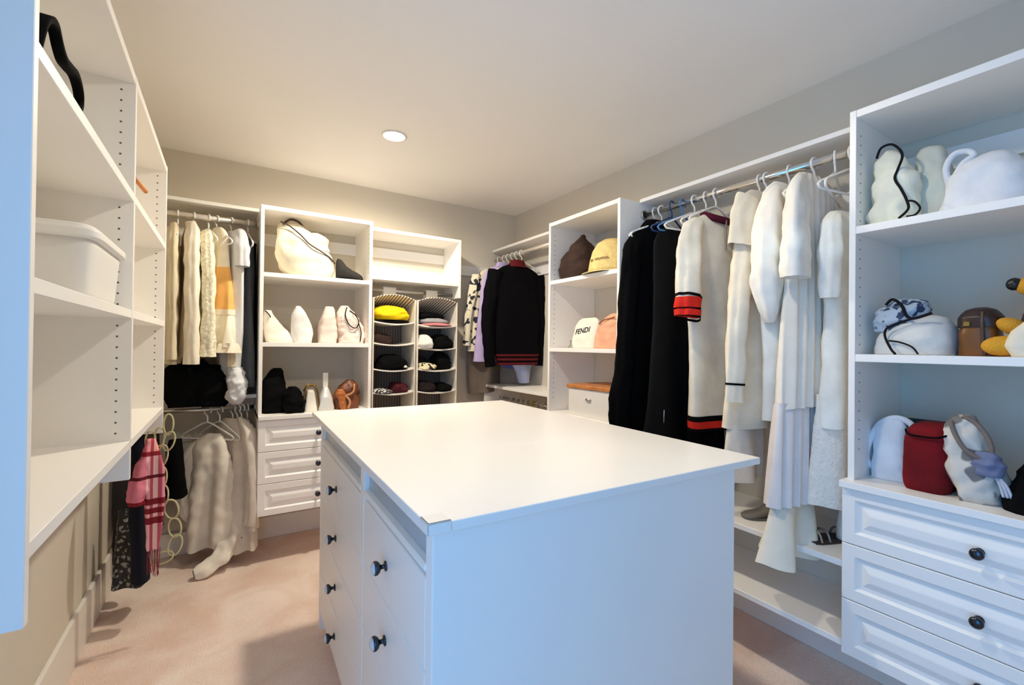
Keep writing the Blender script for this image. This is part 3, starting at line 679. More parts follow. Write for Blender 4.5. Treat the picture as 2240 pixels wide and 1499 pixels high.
t = thing('leather_bag', 'brown leather bag with tan ties on the tower counter end', 'handbag', (.665, 3.09, .862))
blob('bag_body', [(0, 0, 0, .082, .06, 3), (.07, .0, 0, .086, .065, 2.6), (.14, .02, 0, .06, .05, 2.5), (.185, .03, 0, .02, .02)], mat('cognac_leather', (112, 62, 34), .45, var=.15, vscale=14), t, .012, 18, 4)
TAN = mat('tan_leather', (196, 140, 96), .5)
tube('tie', smooth_path([(-.06, -.05, .12), (-.02, -.07, .09), (.01, -.075, .05), (.0, -.07, .005)], 5), .008, TAN, t)
tube('tie', smooth_path([(-.01, -.07, .09), (.03, -.075, .11), (.04, -.06, .16)], 5), .006, TAN, t)
blob('tassel', [(.0, -.03, -.07, .02, .012), (.05, -.035, -.072, .022, .014), (.1, -.045, -.068, .03, .02), (.13, -.05, -.06, .016, .012)], mat('orange_leather', (176, 100, 44), .5), t, .006, 22, 2)

# ------------------------------------------------------------------ hanging organizers
ORGW = cloth('organizer_white', (232, 226, 214)); ORGS = stripes('organizer_stripe', [(0, (232, 226, 214)), (.55, (120, 104, 88))], 0, .021)
ORGB = stripes('organizer_back', [(0, (140, 130, 124)), (.5, (104, 94, 88))], 0, .02)
def organizer(label, x0, x1, tiers):
    cx = (x0+x1)/2; W = (x1-x0)/2; D = .145
    t = thing('hanging_organizer', label, 'closet organizer', (cx, 3.195, 0))
    zt, zb = 1.60, tiers[-1]-.10
    v, f = boxes([(-W, W, D-.008, D, zb, zt)], .001); mesh_obj('back_panel', v, f, ORGB, t, False)
    for s in (-1, 1):
        v, f = boxes([(s*W-.004, s*W+.004, -D, D, zb, zt)], .001); mesh_obj('side_panel', v, f, ORGW, t, False)
    def sheet(z, sag, th, y_bow=.012, n=14, drop=0):
        V, F = [], []
        for i in range(n+1):
            u = -1+2*i/n; x = u*(W-.004); dz = -sag*(1-u*u)
            for y in (-D-y_bow*(1-u*u), D-.008):
                zz = z+dz-(drop if y > 0 else 0); V += [(x, y, zz), (x, y, zz-th)]
        for i in range(n):
            a = i*4; b = a+4
            F += [[a, b, b+2, a+2], [a+1, a+3, b+3, b+1], [a, a+1, b+1, b], [a+2, b+2, b+3, a+3]]
        F += [[0, 2, 3, 1], [n*4, n*4+1, n*4+3, n*4+2]]
        return V, F
    for z in tiers: mesh_obj('tier', *sheet(z, .016, .009), ORGW, t, False)
    mesh_obj('canopy', *sheet(zt, -.028, .006, drop=.085), ORGS, t, False)
    for s in (-.5,):
        mesh_obj('hook_flap', *boxes([(-.045, .045, -.024, -.018, 1.615, 1.69), (-.045, .045, .030, .036, 1.615, 1.69), (-.045, .045, -.024, .036, 1.686, 1.692)], .001), ORGW, t, False)
    return t
T1 = [1.442, 1.297, 1.12, .959, .80]; T2 = [1.43, 1.267, 1.114, .955, .80]
organizer('white fabric organizer with striped canopy holding the yellow top, beside drawer tower', .829, 1.12, T1)
organizer('white fabric organizer with striped canopy, nearer the corner, packed with dark clothes', 1.141, 1.444, T2)
def folded(name, label, loc, a, b, h, m, seed, rot=0, wr=.012, group=None):
    t = thing(name, label, 'folded clothing', loc, rot, group)
    blob('cloth_fold', [(0, 0, 0, a*.86, b*.9, 3.5), (h*.25, 0, 0, a, b, 3.2), (h*.6, -.01*a, 0, a*.92, b*.9, 3), (h*.9, -.1*a, 0, a*.62, b*.7, 2.6), (h, -.14*a, 0, a*.35, b*.4, 2.4)], m, t, wr, 18, seed, n=14, segs=36)
    return t
YEL = cloth('yellow_cloth', (244, 200, 20), var=.08); MAR = cloth('maroon_cloth', (70, 18, 30)); OFF = cloth('offwhite_fold', (226, 220, 212)); GRY = cloth('grey_fold', (150, 150, 152)); PNK = cloth('dusty_pink', (200, 130, 130))
TOFF = .0
def ft(z): return z-.010
folded('folded_shirt', 'bright yellow folded top in highest tier of the organizer by drawer tower', (.965, 3.14, ft(1.442)+.022), .125, .10, .10, YEL, 1, wr=.016)
folded('folded_shirt', 'black garment edge folded beneath the yellow top', (.965, 3.15, ft(1.442)), .13, .11, .028, BLACK, 2)
folded('folded_garment', 'dark brown crumpled garment in second tier below the yellow top', (.90, 3.15, ft(1.297)), .075, .09, .075, cloth('dark_cocoa', (46, 30, 26)), 3)
folded('folded_garment', 'big black knit with white scrap in third tier below yellow top', (.98, 3.14, ft(1.12)), .105, .11, .105, BLACK, 4)
folded('folded_sock', 'small white sock peeking out beside the black knit in third tier', (1.05, 3.045, ft(1.12)+.012), .014, .012, .018, OFF, 5, wr=.003)
folded('folded_garment', 'dark maroon garment in fourth tier below the yellow top', (1.03, 3.14, ft(.959)), .062, .09, .068, MAR, 6)
folded('folded_garment', 'flat black and white patterned cloth in fourth tier beside the maroon garment', (.905, 3.12, ft(.959)), .065, .09, .03, spots('mono_print', (30, 28, 30), (220, 218, 214), 55, .5), 7)
folded('folded_shirt', 'black folded top lying on grey cloth, highest tier of organizer nearer the corner', (1.27, 3.16, ft(1.43)+.055), .10, .09, .05, BLACK, 8)
folded('folded_shirt', 'grey folded cloth under the black top, organizer nearer the corner', (1.285, 3.14, ft(1.43)+.02), .11, .10, .042, GRY, 9, wr=.006)
folded('folded_shirt', 'dusty pink folded cloth at the bottom of the small stack nearer corner', (1.30, 3.13, ft(1.43)), .115, .115, .026, PNK, 10, wr=.005)
folded('folded_shirt', 'off-white slumped cloth in second tier of organizer nearer the corner', (1.205, 3.12, ft(1.267)), .056, .11, .10, OFF, 11)
folded('folded_garment', 'round black bundle in second tier of organizer nearer the corner', (1.345, 3.13, ft(1.267)), .075, .10, .105, BLACK, 12)
folded('folded_garment', 'black stacked bundle in third tier of organizer nearer the corner', (1.355, 3.15, ft(1.114)), .068, .095, .125, BLACK, 13)
folded('folded_garment', 'dark cocoa cloth behind the animal-print one in third tier', (1.22, 3.22, ft(1.114)), .066, .05, .09, _M['dark_cocoa'], 14)
folded('folded_scarf', 'cream and black animal-print cloth in third tier of organizer nearer corner', (1.225, 3.10, ft(1.114)), .07, .06, .05, spots('animal_print', (226, 214, 176), (30, 24, 20), 45, .52), 15)
folded('folded_garment', 'dark brown-black garment in fourth tier of organizer nearer the corner', (1.225, 3.14, ft(.955)), .07, .10, .075, cloth('blackish_brown', (26, 16, 18)), 16)
folded('folded_garment', 'flat black garment in fourth tier of organizer, next to brown-black one', (1.36, 3.14, ft(.955)), .062, .10, .058, BLACK, 17)

# ------------------------------------------------------------------ far corner garments
NAVYBLK = mat('black_knit', (5, 4, 8), .9, bump=.6, bscale=350, spec=.1); DRED = cloth('dark_red_rib', (92, 16, 24)); LAV = cloth('lavender_cloth', (176, 160, 200)); FLOR = spots('floral_print', (224, 214, 186), (34, 36, 50), 22, .56)
TAUPE = cloth('taupe_cloth', (128, 114, 102)); LBLUE = cloth('light_blue_cloth', (176, 184, 220)); MBLUE = cloth('denim_blue', (70, 84, 150)); PURP = cloth('dark_plum_knit', (44, 26, 56))
t, _ = garment('black_sweater', 'black knit sweater with dark red striped hem hanging in far corner', 'sweater', (1.91, 2.95), 0, NAVYBLK, [(1.915, -.075, .075), (1.885, -.16, .16), (1.84, -.20, .22), (1.70, -.215, .23), (1.4, -.205, .22), (1.236, -.20, .215), (1.135, -.17, .19)], b=.05, k=20, amp=.006, seed=1, hem=0,
    bands=((1.137, 1.155, DRED, 'red_stripe', .002), (1.17, 1.188, DRED, 'red_stripe', .002), (1.203, 1.219, DRED, 'red_stripe', .002)))
sl(t, [(-.19, 0, 1.85), (-.235, 0, 1.66), (-.262, -.005, 1.45), (-.25, -.01, 1.25), (-.235, -.01, 1.125)], [.06, .055, .05, .045, .038], NAVYBLK, .7)
sl(t, [(.20, 0, 1.85), (.23, 0, 1.66), (.235, 0, 1.40), (.22, 0, 1.125)], [.055, .05, .045, .036], NAVYBLK, .7)
mesh_obj('collar', *Loft([(1.895, 0, 0, .085, .045), (1.925, 0, 0, .07, .04), (1.95, 0, 0, .055, .036)]).geo(n=6, segs=32), DRED, t)
t, _ = garment('lavender_shirt', 'lavender shirt hanging behind the black sweater in far corner', 'shirt', (1.86, 3.08), math.radians(4), LAV, [(1.915, -.07, .07), (1.88, -.16, .14), (1.78, -.20, .16), (1.48, -.235, .16), (1.162, -.27, .16)], b=.05, k=26, amp=.014, seed=2, part='shirt_body')
mesh_obj('collar', *Loft([(1.905, 0, 0, .075, .035), (1.945, 0, 0, .06, .03)]).geo(n=4, segs=28), LAV, t)
t, _ = garment('floral_blouse', 'cream and black floral blouse hanging at the back corner', 'blouse', (1.82, 3.21), math.radians(6), FLOR, [(1.90, -.06, .06), (1.86, -.14, .14), (1.71, -.165, .15), (1.41, -.20, .15), (1.24, -.225, .15)], b=.045, k=30, amp=.014, seed=3)
sl(t, [(-.14, 0, 1.84), (-.19, -.01, 1.65), (-.225, -.02, 1.45), (-.235, -.02, 1.28)], [.04, .036, .034, .03], FLOR, .8)
t, _ = garment('taupe_coat', 'long taupe garment whose hem shows under the floral blouse', 'coat', (1.83, 3.29), math.radians(4), TAUPE, [(1.88, -.06, .06), (1.84, -.14, .14), (1.2, -.19, .15), (.95, -.18, .14), (.9, -.17, .14)], b=.04, k=26, amp=.01, seed=4)
t, _ = garment('light_blue_shirt', 'light blue shirt tail showing below the black sweater hem', 'shirt', (2.01, 3.02), 0, LBLUE, [(1.90, -.05, .05), (1.84, -.12, .12), (1.3, -.13, .11), (1.18, -.12, .10), (1.09, -.06, .09), (.985, -.03, .07)], b=.03, k=40, amp=.012, seed=5)
t, _ = garment('denim_shirt', 'blue denim shirt hem between the lavender shirt and light blue tail', 'shirt', (1.90, 3.045), 0, MBLUE, [(1.88, -.05, .05), (1.80, -.12, .12), (1.3, -.08, .12), (1.12, -.07, .11), (1.10, -.05, .08)], b=.02, k=30, amp=.008, seed=6)
for y, lab in ((2.95, 'white hanger holding the black sweater'), (3.08, 'white hanger holding the lavender shirt'), (3.21, 'white hanger holding the floral blouse in corner'), (3.02, 'white hanger with the light blue shirt'), (3.29, 'white hanger holding the long taupe garment'), (3.15, 'empty white hanger between lavender shirt and floral blouse')):
    hanger(lab, (1.95 if y != 3.08 else 1.95, y, 2.013), 0)
WARMW = mat('warm_white_plastic', (226, 220, 206), .4); YELP = mat('yellow_plastic', (206, 204, 40), .4)
ords = ['first', 'second', 'third', 'fourth', 'fifth', 'sixth', 'seventh', 'eighth', 'ninth']
ys = [3.20, 3.06, 2.985, 2.915, 2.845, 2.70, 2.635, 2.57, 2.47]
for i, y in enumerate(ys):
    hanger('white hanger on the low rod under sweater, %s from the back wall' % ords[i], (1.95, y, .845), math.radians(random.uniform(-14, 14)), WARMW, 'white hangers on the low corner rod', 'small')
hanger('yellow hanger among the white ones on the low corner rod', (1.95, 2.775, .845), math.radians(5), YELP, None, 'small')

for i, (y, lab) in enumerate(((2.50, 'dark garment on low corner rod nearest the narrow shelf tower'), (2.64, 'dark garment on low corner rod, second from the narrow tower'), (2.80, 'dark garment on low corner rod, third from the narrow tower'), (2.96, 'dark garment on low corner rod, closest to the back wall'))):
    garment('black_trousers', lab, 'trousers', (1.95, y), 0, BLACK, [(.77, -.10, .10), (.735, -.15, .15), (.5, -.15, .15), (.25, -.14, .14)], b=.03, seed=20+i, segs=40, n=14, group='dark garments on the low corner rod', part='trouser_legs')

# ------------------------------------------------------------------ narrow tower contents
ESP = cloth('espresso_cloth', (52, 36, 30), var=.15, vscale=20)
t = thing('drawstring_bag', 'dark brown gathered cloth bag beside the straw hat', 'bag', (1.90, 2.19, 1.706))
blob('bag_body', [(0, 0, 0, .10, .115, 3), (.07, 0, 0, .115, .135, 2.5), (.15, 0, 0, .10, .12, 2.3), (.22, 0, -.01, .06, .07, 2.2), (.255, 0, -.015, .028, .03, 2), (.285, 0, -.02, .012, .014)], ESP, t, .012, 16, 2, k=60, amp=.008)
STRAW = mat('straw_weave', (222, 196, 128), .8, bump=.8, bscale=120, var=.06, vscale=40)
t = thing('straw_hat', 'pale yellow straw hat with rounded crown beside the dark brown bag', 'hat', (1.90, 1.915, 1.706))
mesh_obj('crown', *lathe([(.140, .012), (.137, .03), (.129, .08), (.114, .135), (.088, .18), (.05, .204), (.001, .208)], 40), STRAW, t)
mesh_obj('brim', *lathe([(.137, .014), (.16, .008), (.176, .003), (.177, .0), (.158, .004), (.135, .009)], 40), mat('straw_brim', (228, 212, 160), .8, bump=.8, bscale=120), t)
st = []
random.seed(5)
for i in range(12):
    if i == 3: continue
    a = math.radians(160+i*5.0); r = .1310; z = .075+.004*i/11
    st.append(xform(boxes([(-.0035, .0035, -.001, .001, -.007, .007)], 0), Matrix.Translation((r*math.cos(a), r*math.sin(a), z)) @ Matrix.Rotation(a-PI/2, 4, 'Z') @ Matrix.Rotation(random.uniform(-.5, .5), 4, 'Y')))
o = mesh_obj('stitched_lettering', *join(*st), mat('brown_stitch', (150, 122, 70), .8), t, False)
t = thing('printed_dust_bag', 'white dust bag with black lettering beside the peach bag', 'bag', (1.90, 2.12, 1.273))
blob('bag_body', [(0, 0, 0, .05, .105, 4), (.06, 0, 0, .05, .11, 4), (.13, .005, .0, .035, .108, 4), (.175, .01, 0, .016, .09, 3), (.19, .012, 0, .006, .06, 3)], DUST, t, .004, 12, 3, segs=56)
fc = bpy.data.curves.new('printed_lettering', 'FONT'); fc.body = 'FENDI'; fc.size = .046; fc.align_x = 'CENTER'; fc.align_y = 'CENTER'; fc.extrude = .0012; fc.offset = .0009; fc.space_character = 1.05
fo = bpy.data.objects.new('printed_lettering', fc); COL.objects.link(fo); fo.parent = t
fc.materials.append(mat('black_print', (22, 22, 24), .7))
bpy.context.view_layer.update()
lm = bpy.data.meshes.new_from_object(fo.evaluated_get(bpy.context.evaluated_depsgraph_get())); bpy.data.objects.remove(fo); bpy.data.curves.remove(fc)
fo = bpy.data.objects.new('printed_lettering', lm); COL.objects.link(fo); fo.parent = t
if not lm.materials: lm.materials.append(_M['black_print'])
LB = Loft([(0, 0, 0, .05, .105, 4), (.06, 0, 0, .05, .11, 4), (.13, .005, .0, .035, .108, 4), (.175, .01, 0, .016, .09, 3), (.19, .012, 0, .006, .06, 3)], wr=.004, ws=12, seed=3)
def bag_face(y, z):
    best = min((PI*(.5+i/200) for i in range(201)), key=lambda th: abs(LB.pt(z, th).y-y)); return LB.pt(z, best).x
for vv in lm.vertices:
    y, z = -vv.co.x+.004, .108+vv.co.y-.12*(-vv.co.x)
    vv.co = (bag_face(y, z)-.0012-vv.co.z*.8, y, z)
tube('cord', smooth_path([(-.02, .10, .02), (-.03, .125, .05), (-.02, .14, .02), (-.03, .15, .004)], 5), .0022, cloth('grey_cord', (120, 120, 126)), t)
PEACH = cloth('peach_cloth', (232, 172, 138), var=.08)
t = thing('cloth_bag', 'peach pink crumpled cloth bag beside the lettered white bag', 'bag', (1.90, 1.90, 1.273))
blob('bag_body', [(0, 0, 0, .06, .115, 4), (.07, 0, 0, .062, .118, 3.5), (.14, .0, -.01, .045, .10, 3), (.185, 0, -.02, .02, .07, 3), (.205, 0, -.03, .008, .04, 2)], PEACH, t, .012, 16, 6, segs=52)
tube('cord', smooth_path([(-.045, .07, .145), (-.05, .03, .165), (-.04, -.02, .175), (-.05, -.06, .18)], 5), .004, cloth('rust_cord', (150, 90, 70)), t)
t = thing('lidded_box', 'white wooden box with honey wood lid, partly behind the black coat', 'box', (1.95, 1.98, .864))
v, f = boxes([(-.145, .165, -.19, .205, 0, .165)], .003); mesh_obj('box_body', v, f, mat('box_white', (232, 229, 222), .5), t, False)
v, f = boxes([(-.155, .175, -.20, .215, .165, .188)], .004); mesh_obj('lid', v, f, WOOD, t, False)
mesh_obj('cup_pull', *xform(Loft([(0, 0, 0, .024, .012, 2), (.008, 0, 0, .026, .014, 2), (.014, 0, 0, .018, .01, 2)]).geo(n=4, segs=20, capb=True, capt=True), Matrix.Translation((-.146, .02, .10)) @ Matrix.Rotation(PI/2, 4, 'Z')), CHROME, t)

# ------------------------------------------------------------------ long rod garments
GX = 1.95
def rg(name, label, cat, y, m, rows, rot=0, **kw):
    return garment(name, label, cat, (GX, y), math.radians(rot), m, [(z, l-GX, r-GX) for z, l, r in rows], **kw)
FUR = mat('black_fur', (5, 5, 6), .95, bump=1.0, bscale=220, detail=8, spec=.1)
VELV = mat('black_velvet', (7, 6, 8), .9, spec=.1); CRP = mat('black_crepe', (9, 9, 10), .8, bump=.2, bscale=300, spec=.15)
t, _ = rg('black_fur_coat', 'black fur-trimmed long coat hanging next to the narrow shelf tower', 'coat', 1.645, FUR, [(1.935, 1.87, 2.0), (1.905, 1.80, 2.06), (1.83, 1.74, 2.10), (1.43, 1.71, 2.12), (1.0, 1.69, 2.12), (.55, 1.70, 2.12)], b=.06, k=22, amp=.014, seed=1, wr=.008)
sl(t, [(-.11, -.01, 1.87), (-.175, -.01, 1.80), (-.215, -.02, 1.55), (-.24, -.02, 1.2), (-.27, -.02, 1.02), (-.25, -.01, .85), (-.21, 0, .72)], [.02, .05, .055, .05, .06, .06, .05], FUR, .8)
mesh_obj('collar', *Loft([(1.895, -.01, 0, .10, .05), (1.935, -.01, 0, .085, .045), (1.965, -.005, 0, .06, .035)]).geo(n=6, segs=32), VELV, t)
t, _ = rg('black_dress', 'plain black long dress hanging between fur coat and cream polo dress', 'dress', 1.47, CRP, [(1.87, 1.80, 2.06), (1.83, 1.74, 2.10), (1.42, 1.73, 2.06), (.967, 1.69, 2.09), (.6, 1.64, 2.11)], b=.045, k=26, amp=.022, seed=2)
sl(t, [(.13, -.02, 1.82), (.15, -.03, 1.5), (.14, -.03, 1.2)], [.045, .045, .04], CRP, .8)
tube('silver_zip', [(-.205, -.062, .99), (-.21, -.064, .93)], .0022, CHROME, t)
RED = cloth('bright_red_rib', (206, 38, 26)); BURG = cloth('burgundy_rib', (84, 16, 40)); IVK = cloth('ivory_knit', (232, 226, 210), bump=.5)
t, L = rg('polo_dress', 'ivory knit polo dress with burgundy collar and red-black trim', 'dress', 1.285, IVK, [(1.90, 1.85, 2.05), (1.87, 1.78, 2.10), (1.835, 1.745, 2.12), (1.44, 1.745, 2.11), (.968, 1.775, 2.12), (.905, 1.79, 2.12)], b=.05, k=24, amp=.018, seed=3, hem=0,
    bands=((.948, .975, BLACK, 'black_stripe', .002), (.918, .950, RED, 'red_stripe', .003), (.905, .920, BLACK, 'black_stripe', .002)))
sl(t, [(-.12, -.005, 1.865), (-.19, -.015, 1.81), (-.235, -.03, 1.70), (-.255, -.045, 1.58), (-.262, -.05, 1.49)], [.02, .052, .064, .064, .062], IVK, .7)
for z0, z1, m_, nm in ((1.512, 1.50, BLACK, 'cuff_stripe'), (1.50, 1.455, RED, 'cuff_stripe'), (1.457, 1.445, BLACK, 'cuff_stripe'), (1.446, 1.42, RED, 'cuff_stripe'), (1.421, 1.41, BLACK, 'cuff_stripe')):
    sleeve(nm, [(-.262, -.05, z0), (-.263, -.05, (z0+z1)/2), (-.264, -.05, z1)], [.064, .064], m_, t, .72)
sl(t, [(.12, 0, 1.85), (.135, -.02, 1.70), (.135, -.03, 1.50)], [.04, .045, .045], IVK, .7)
def arcband(cx, r, rz, a0, a1, hgt, y0, yr, z, n=16):
    V, F = [], []
    for i in range(n+1):
        a = math.radians(a0+(a1-a0)*i/n)
        p = Vector((cx+r*math.cos(a), y0+yr*math.sin(a), z-rz*(.5-.5*math.sin(a))))
        for (o, h) in ((0, 0), (.006, hgt), (.012, hgt*.9), (.006, -.002)):
            V.append(p+Vector((o*math.cos(a)*1.0, o*math.sin(a), h)))
    for i in range(n):
        for k in range(4): F.append([i*4+k, i*4+(k+1) % 4, (i+1)*4+(k+1) % 4, (i+1)*4+k])
    return V, F
mesh_obj('collar', *arcband(0, .085, .05, -262, 82, .032, 0, .045, 1.91), BURG, t)
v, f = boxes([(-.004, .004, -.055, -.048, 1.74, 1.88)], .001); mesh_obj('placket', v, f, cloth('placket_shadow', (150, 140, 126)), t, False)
t, _ = rg('black_skirt', 'short black skirt hanging just below the red hem of the polo dress', 'skirt', 1.375, VELV, [(1.12, 1.90, 2.12), (1.08, 1.885, 2.13), (.918, 1.87, 2.145), (.68, 1.86, 2.15)], b=.035, k=40, amp=.014, seed=4)
CRM = cloth('cream_crepe', (234, 222, 200)); SLIP = cloth('slip_white', (234, 226, 212))
t, _ = rg('cream_dress', 'cream dress with flutter shoulder and black-edged long sleeve', 'dress', 1.068, CRM, [(1.955, 1.86, 2.03), (1.91, 1.775, 2.11), (1.70, 1.765, 2.12), (1.40, 1.76, 2.10), (.955, 1.725, 2.06)], b=.04, k=30, amp=.022, seed=5)
sl(t, [(-.14, -.02, 1.89), (-.18, -.03, 1.80), (-.21, -.04, 1.68)], [.06, .07, .072], CRM, .6, 'flutter_sleeve')
sl(t, [(-.185, -.035, 1.74), (-.215, -.04, 1.55), (-.262, -.05, 1.30), (-.275, -.05, 1.075)], [.05, .05, .045, .044], CRM, .7)
sleeve('cuff_edge', [(-.273, -.05, 1.148), (-.2735, -.05, 1.14)], [.0475, .0475], BLACK, t, .74)
mesh_obj('slip_hem', *Loft([(.735, -.10, .01, .11, .04), (.80, -.10, .01, .12, .04), (.97, -.09, .01, .12, .035)], 40, .014, .6, 0, 1, 6).geo(n=16, segs=64), SLIP, t)
WH2 = cloth('bright_white_cloth', (247, 240, 228))
t, _ = rg('white_tee_dress', 'white dress with puffed draped sleeve hanging behind the pleated one', 'dress', .955, WH2, [(1.95, 1.83, 2.02), (1.90, 1.75, 2.10), (1.6, 1.745, 2.10), (1.3, 1.76, 2.08), (1.0, 1.76, 2.05)], b=.04, k=26, amp=.016, seed=7)
sl(t, [(-.12, -.01, 1.92), (-.18, -.025, 1.84), (-.215, -.03, 1.70), (-.225, -.035, 1.56), (-.21, -.035, 1.47), (-.19, -.03, 1.39)], [.02, .05, .068, .072, .06, .032], WH2, .7, 'puff_sleeve', 2)
PLT = cloth('pleated_white', (240, 230, 215), var=.02); LAVW = cloth('cool_white_pleats', (230, 221, 216), var=.02)
t, _ = rg('pleated_dress', 'white pleated short-sleeved dress with long pleated underskirt', 'dress', .862, PLT, [(1.962, 1.85, 2.04), (1.915, 1.765, 2.11), (1.54, 1.75, 2.08), (1.07, 1.70, 2.07)], b=.042, k=150, amp=.008, seed=8, segs=150, fe=.15, hem=.02)
sl(t, [(-.12, -.01, 1.93), (-.19, -.03, 1.86), (-.225, -.04, 1.72), (-.235, -.045, 1.62), (-.235, -.045, 1.54)], [.02, .05, .062, .066, .066], WH2, .6, 'sleeve', 3)
sl(t, [(.14, 0, 1.90), (.16, -.01, 1.75), (.165, -.01, 1.56)], [.05, .055, .05], PLT, .75)
mesh_obj('underskirt', *Loft([(.715, -.115, .005, .19, .05), (.9, -.10, .005, .18, .045), (1.085, -.085, .005, .17, .04)], 140, .009, .2, 0, 1, 3).geo(n=20, segs=150), LAVW, t)
mesh_obj('slip_hem', *Loft([(.525, -.20, .0, .165, .06), (.62, -.17, .005, .15, .05), (.74, -.13, .008, .13, .036)], 34, .03, .8, 0, 1, 9, .03).geo(n=18, segs=90), CREAM, t)
LACE2 = mat('white_lace', (240, 232, 220), .9, bump=1, bscale=90, var=.025, vscale=70)
t, _ = rg('lace_gown', 'long white lace gown hanging narrow against the near drawer tower', 'dress', .765, WH2, [(1.80, 1.90, 2.02), (1.76, 1.85, 2.06), (1.68, 1.835, 2.075), (1.40, 1.845, 2.07), (1.135, 1.82, 2.075), (1.0, 1.82, 2.07)], rot=-10, b=.04, k=30, amp=.02, seed=9, wr=.006)
sl(t, [(-.03, -.01, 1.785), (-.085, -.02, 1.74), (-.115, -.03, 1.62), (-.11, -.03, 1.47)], [.016, .04, .045, .04], WH2, .7)
mesh_obj('lace_skirt', *Loft([(.72, -.03, 0, .125, .045), (.9, -.02, 0, .12, .04), (1.12, -.01, 0, .115, .036)], 50, .014, .5, .003, 20, 2, .03).geo(n=24, segs=80), LACE2, t)
mesh_obj('lace_train', *Loft([(.44, .06, -.03, .06, .03), (.6, .04, -.03, .075, .035), (.9, .06, -.03, .06, .03), (1.2, .075, -.03, .05, .025)], 60, .012, .5, .004, 22, 5, .03).geo(n=28, segs=60), LACE2, t)
DBR = mat('dark_brown_satin', (44, 30, 24), .5)
t = thing('brown_strap_top', 'dark brown strappy camisole straps hanging beside the near tower panel', 'camisole', (2.0, .735, 0))
for s in (-1, 1):
    tube('strap', smooth_path([(.004*s, 0, 1.97), (.018*s, -.004, 1.93), (.022*s, -.006, 1.88), (.014*s, -.004, 1.82), (.016*s, 0, 1.77)], 5), [.006]*21, DBR, t)
blob('bodice', [(1.62, 0, 0, .05, .02, 2.4), (1.70, 0, 0, .046, .018, 2.4), (1.78, 0, 0, .03, .012, 2.4), (1.80, 0, 0, .02, .008, 2.4)], DBR, t, .003)
for y, lab, m_, rot in ((1.645, 'white hanger holding the black fur coat', PLAST, 4), (1.60, 'second white hanger crowding beside the fur coat hook', PLAST, -14), (1.47, 'light blue hanger holding the plain black dress', BLUEP, 3), (1.40, 'white hanger with slim bar just before the blue one', PLAST, -6), (1.337, 'white hanger behind the polo dress', PLAST, 2), (1.285, 'white hanger holding the ivory polo dress', PLAST, 0), (1.078, 'white hanger holding the cream dress', PLAST, 3), (1.048, 'spare white hanger close to the cream dress hook', PLAST, -6), (.955, 'white hanger holding the puffed-sleeve white dress', PLAST, 4), (.862, 'white hanger holding the pleated white dress', PLAST, -5), (.79, 'white hanger tilted above the lace gown', PLAST, 14), (.735, 'white hanger with brown straps beside the near tower', PLAST, -8)):
    hanger(lab, (GX, y, 2.016), math.radians(rot), m_)
hanger('navy blue hanger overlapping the light blue one', (GX-.02, 1.52, 2.016), math.radians(10), NAVYP)
# shoes on the low shelves
shoe('grey_flat_shoe', 'grey flat shoe on upper low shelf under the cream dress', (1.90, 1.045, .571), math.radians(150), mat('grey_suede', (112, 106, 98), .8), .13, .5)
t = thing('sandal', 'strappy dark sandal on upper low shelf by the lace gown', 'shoe', (1.90, .79, .571), math.radians(160))
mesh_obj('sole', *Loft([(0, 0, 0, .095, .034, 2.4), (.012, 0, 0, .098, .036, 2.4)]).geo(n=3, segs=32, capb=True, capt=True), DBR, t)
for x in (-.05, .02, .055):
    tube('strap', smooth_path([(x, -.034, .008), (x, -.022, .036), (x, 0, .044), (x, .022, .036), (x, .034, .008)], 4), .004, mat('pewter_strap', (150, 140, 130), .4, .5), t)

# ------------------------------------------------------------------ near tower contents
IVB = mat('ivory_canvas', (230, 228, 208), .8, bump=.4, bscale=150, var=.04); WB = cloth('white_bag_cloth', (226, 228, 232))
t = thing('drawstring_bag', 'ivory drawstring bag with long black cord on the highest near tower shelf', 'bag', (1.865, .575, 1.695))
blob('bag_body', [(0, 0, 0, .055, .062, 3), (.05, 0, .004, .058, .068, 2.6), (.09, 0, .006, .05, .060, 2.5), (.14, 0, .0, .05, .062, 2.5), (.20, 0, .012, .036, .045, 2.4), (.245, 0, .02, .02, .03, 2.2), (.255, 0, .02, .01, .015)], IVB, t, .012, 16, 3)
CORD = cloth('black_cord', (16, 16, 20), var=0)
tube('cord', smooth_path([(-.02, .05, .235), (-.03, .035, .262), (-.04, .005, .262), (-.052, -.02, .235), (-.058, -.03, .205), (-.055, -.018, .17), (-.06, -.012, .14), (-.066, -.03, .10), (-.07, -.045, .06), (-.075, -.05, .03), (-.085, -.03, .004)], 6), .0038, CORD, t)
tube('cord_loop', smooth_path([(-.07, -.045, .058), (-.075, -.065, .05), (-.08, -.08, .025), (-.085, -.07, .006), (-.09, -.05, .004)], 6), .003, CORD, t)
t = thing('cloth_bag', 'pale grey-cream cloth bag leaning behind the ivory drawstring bag', 'bag', (1.93, .49, 1.695))
blob('bag_body', [(0, 0, 0, .06, .055, 3), (.1, 0, .0, .06, .055, 2.6), (.18, 0, .012, .045, .042, 2.4), (.235, 0, .02, .03, .03, 2.4), (.25, 0, .02, .015, .02)], cloth('greycream_cloth', (206, 206, 190)), t, .008, 14, 5)
t = thing('cloth_bag', 'broad white cloth bag with loop handle on the highest near tower shelf', 'bag', (1.90, .378, 1.695))
blob('bag_body', [(0, 0, 0, .09, .098, 3), (.05, 0, -.003, .09, .095, 2.8), (.11, 0, -.005, .075, .08, 2.6), (.15, 0, -.01, .05, .055, 2.4), (.172, 0, -.012, .02, .025)], WB, t, .010, 12, 6)
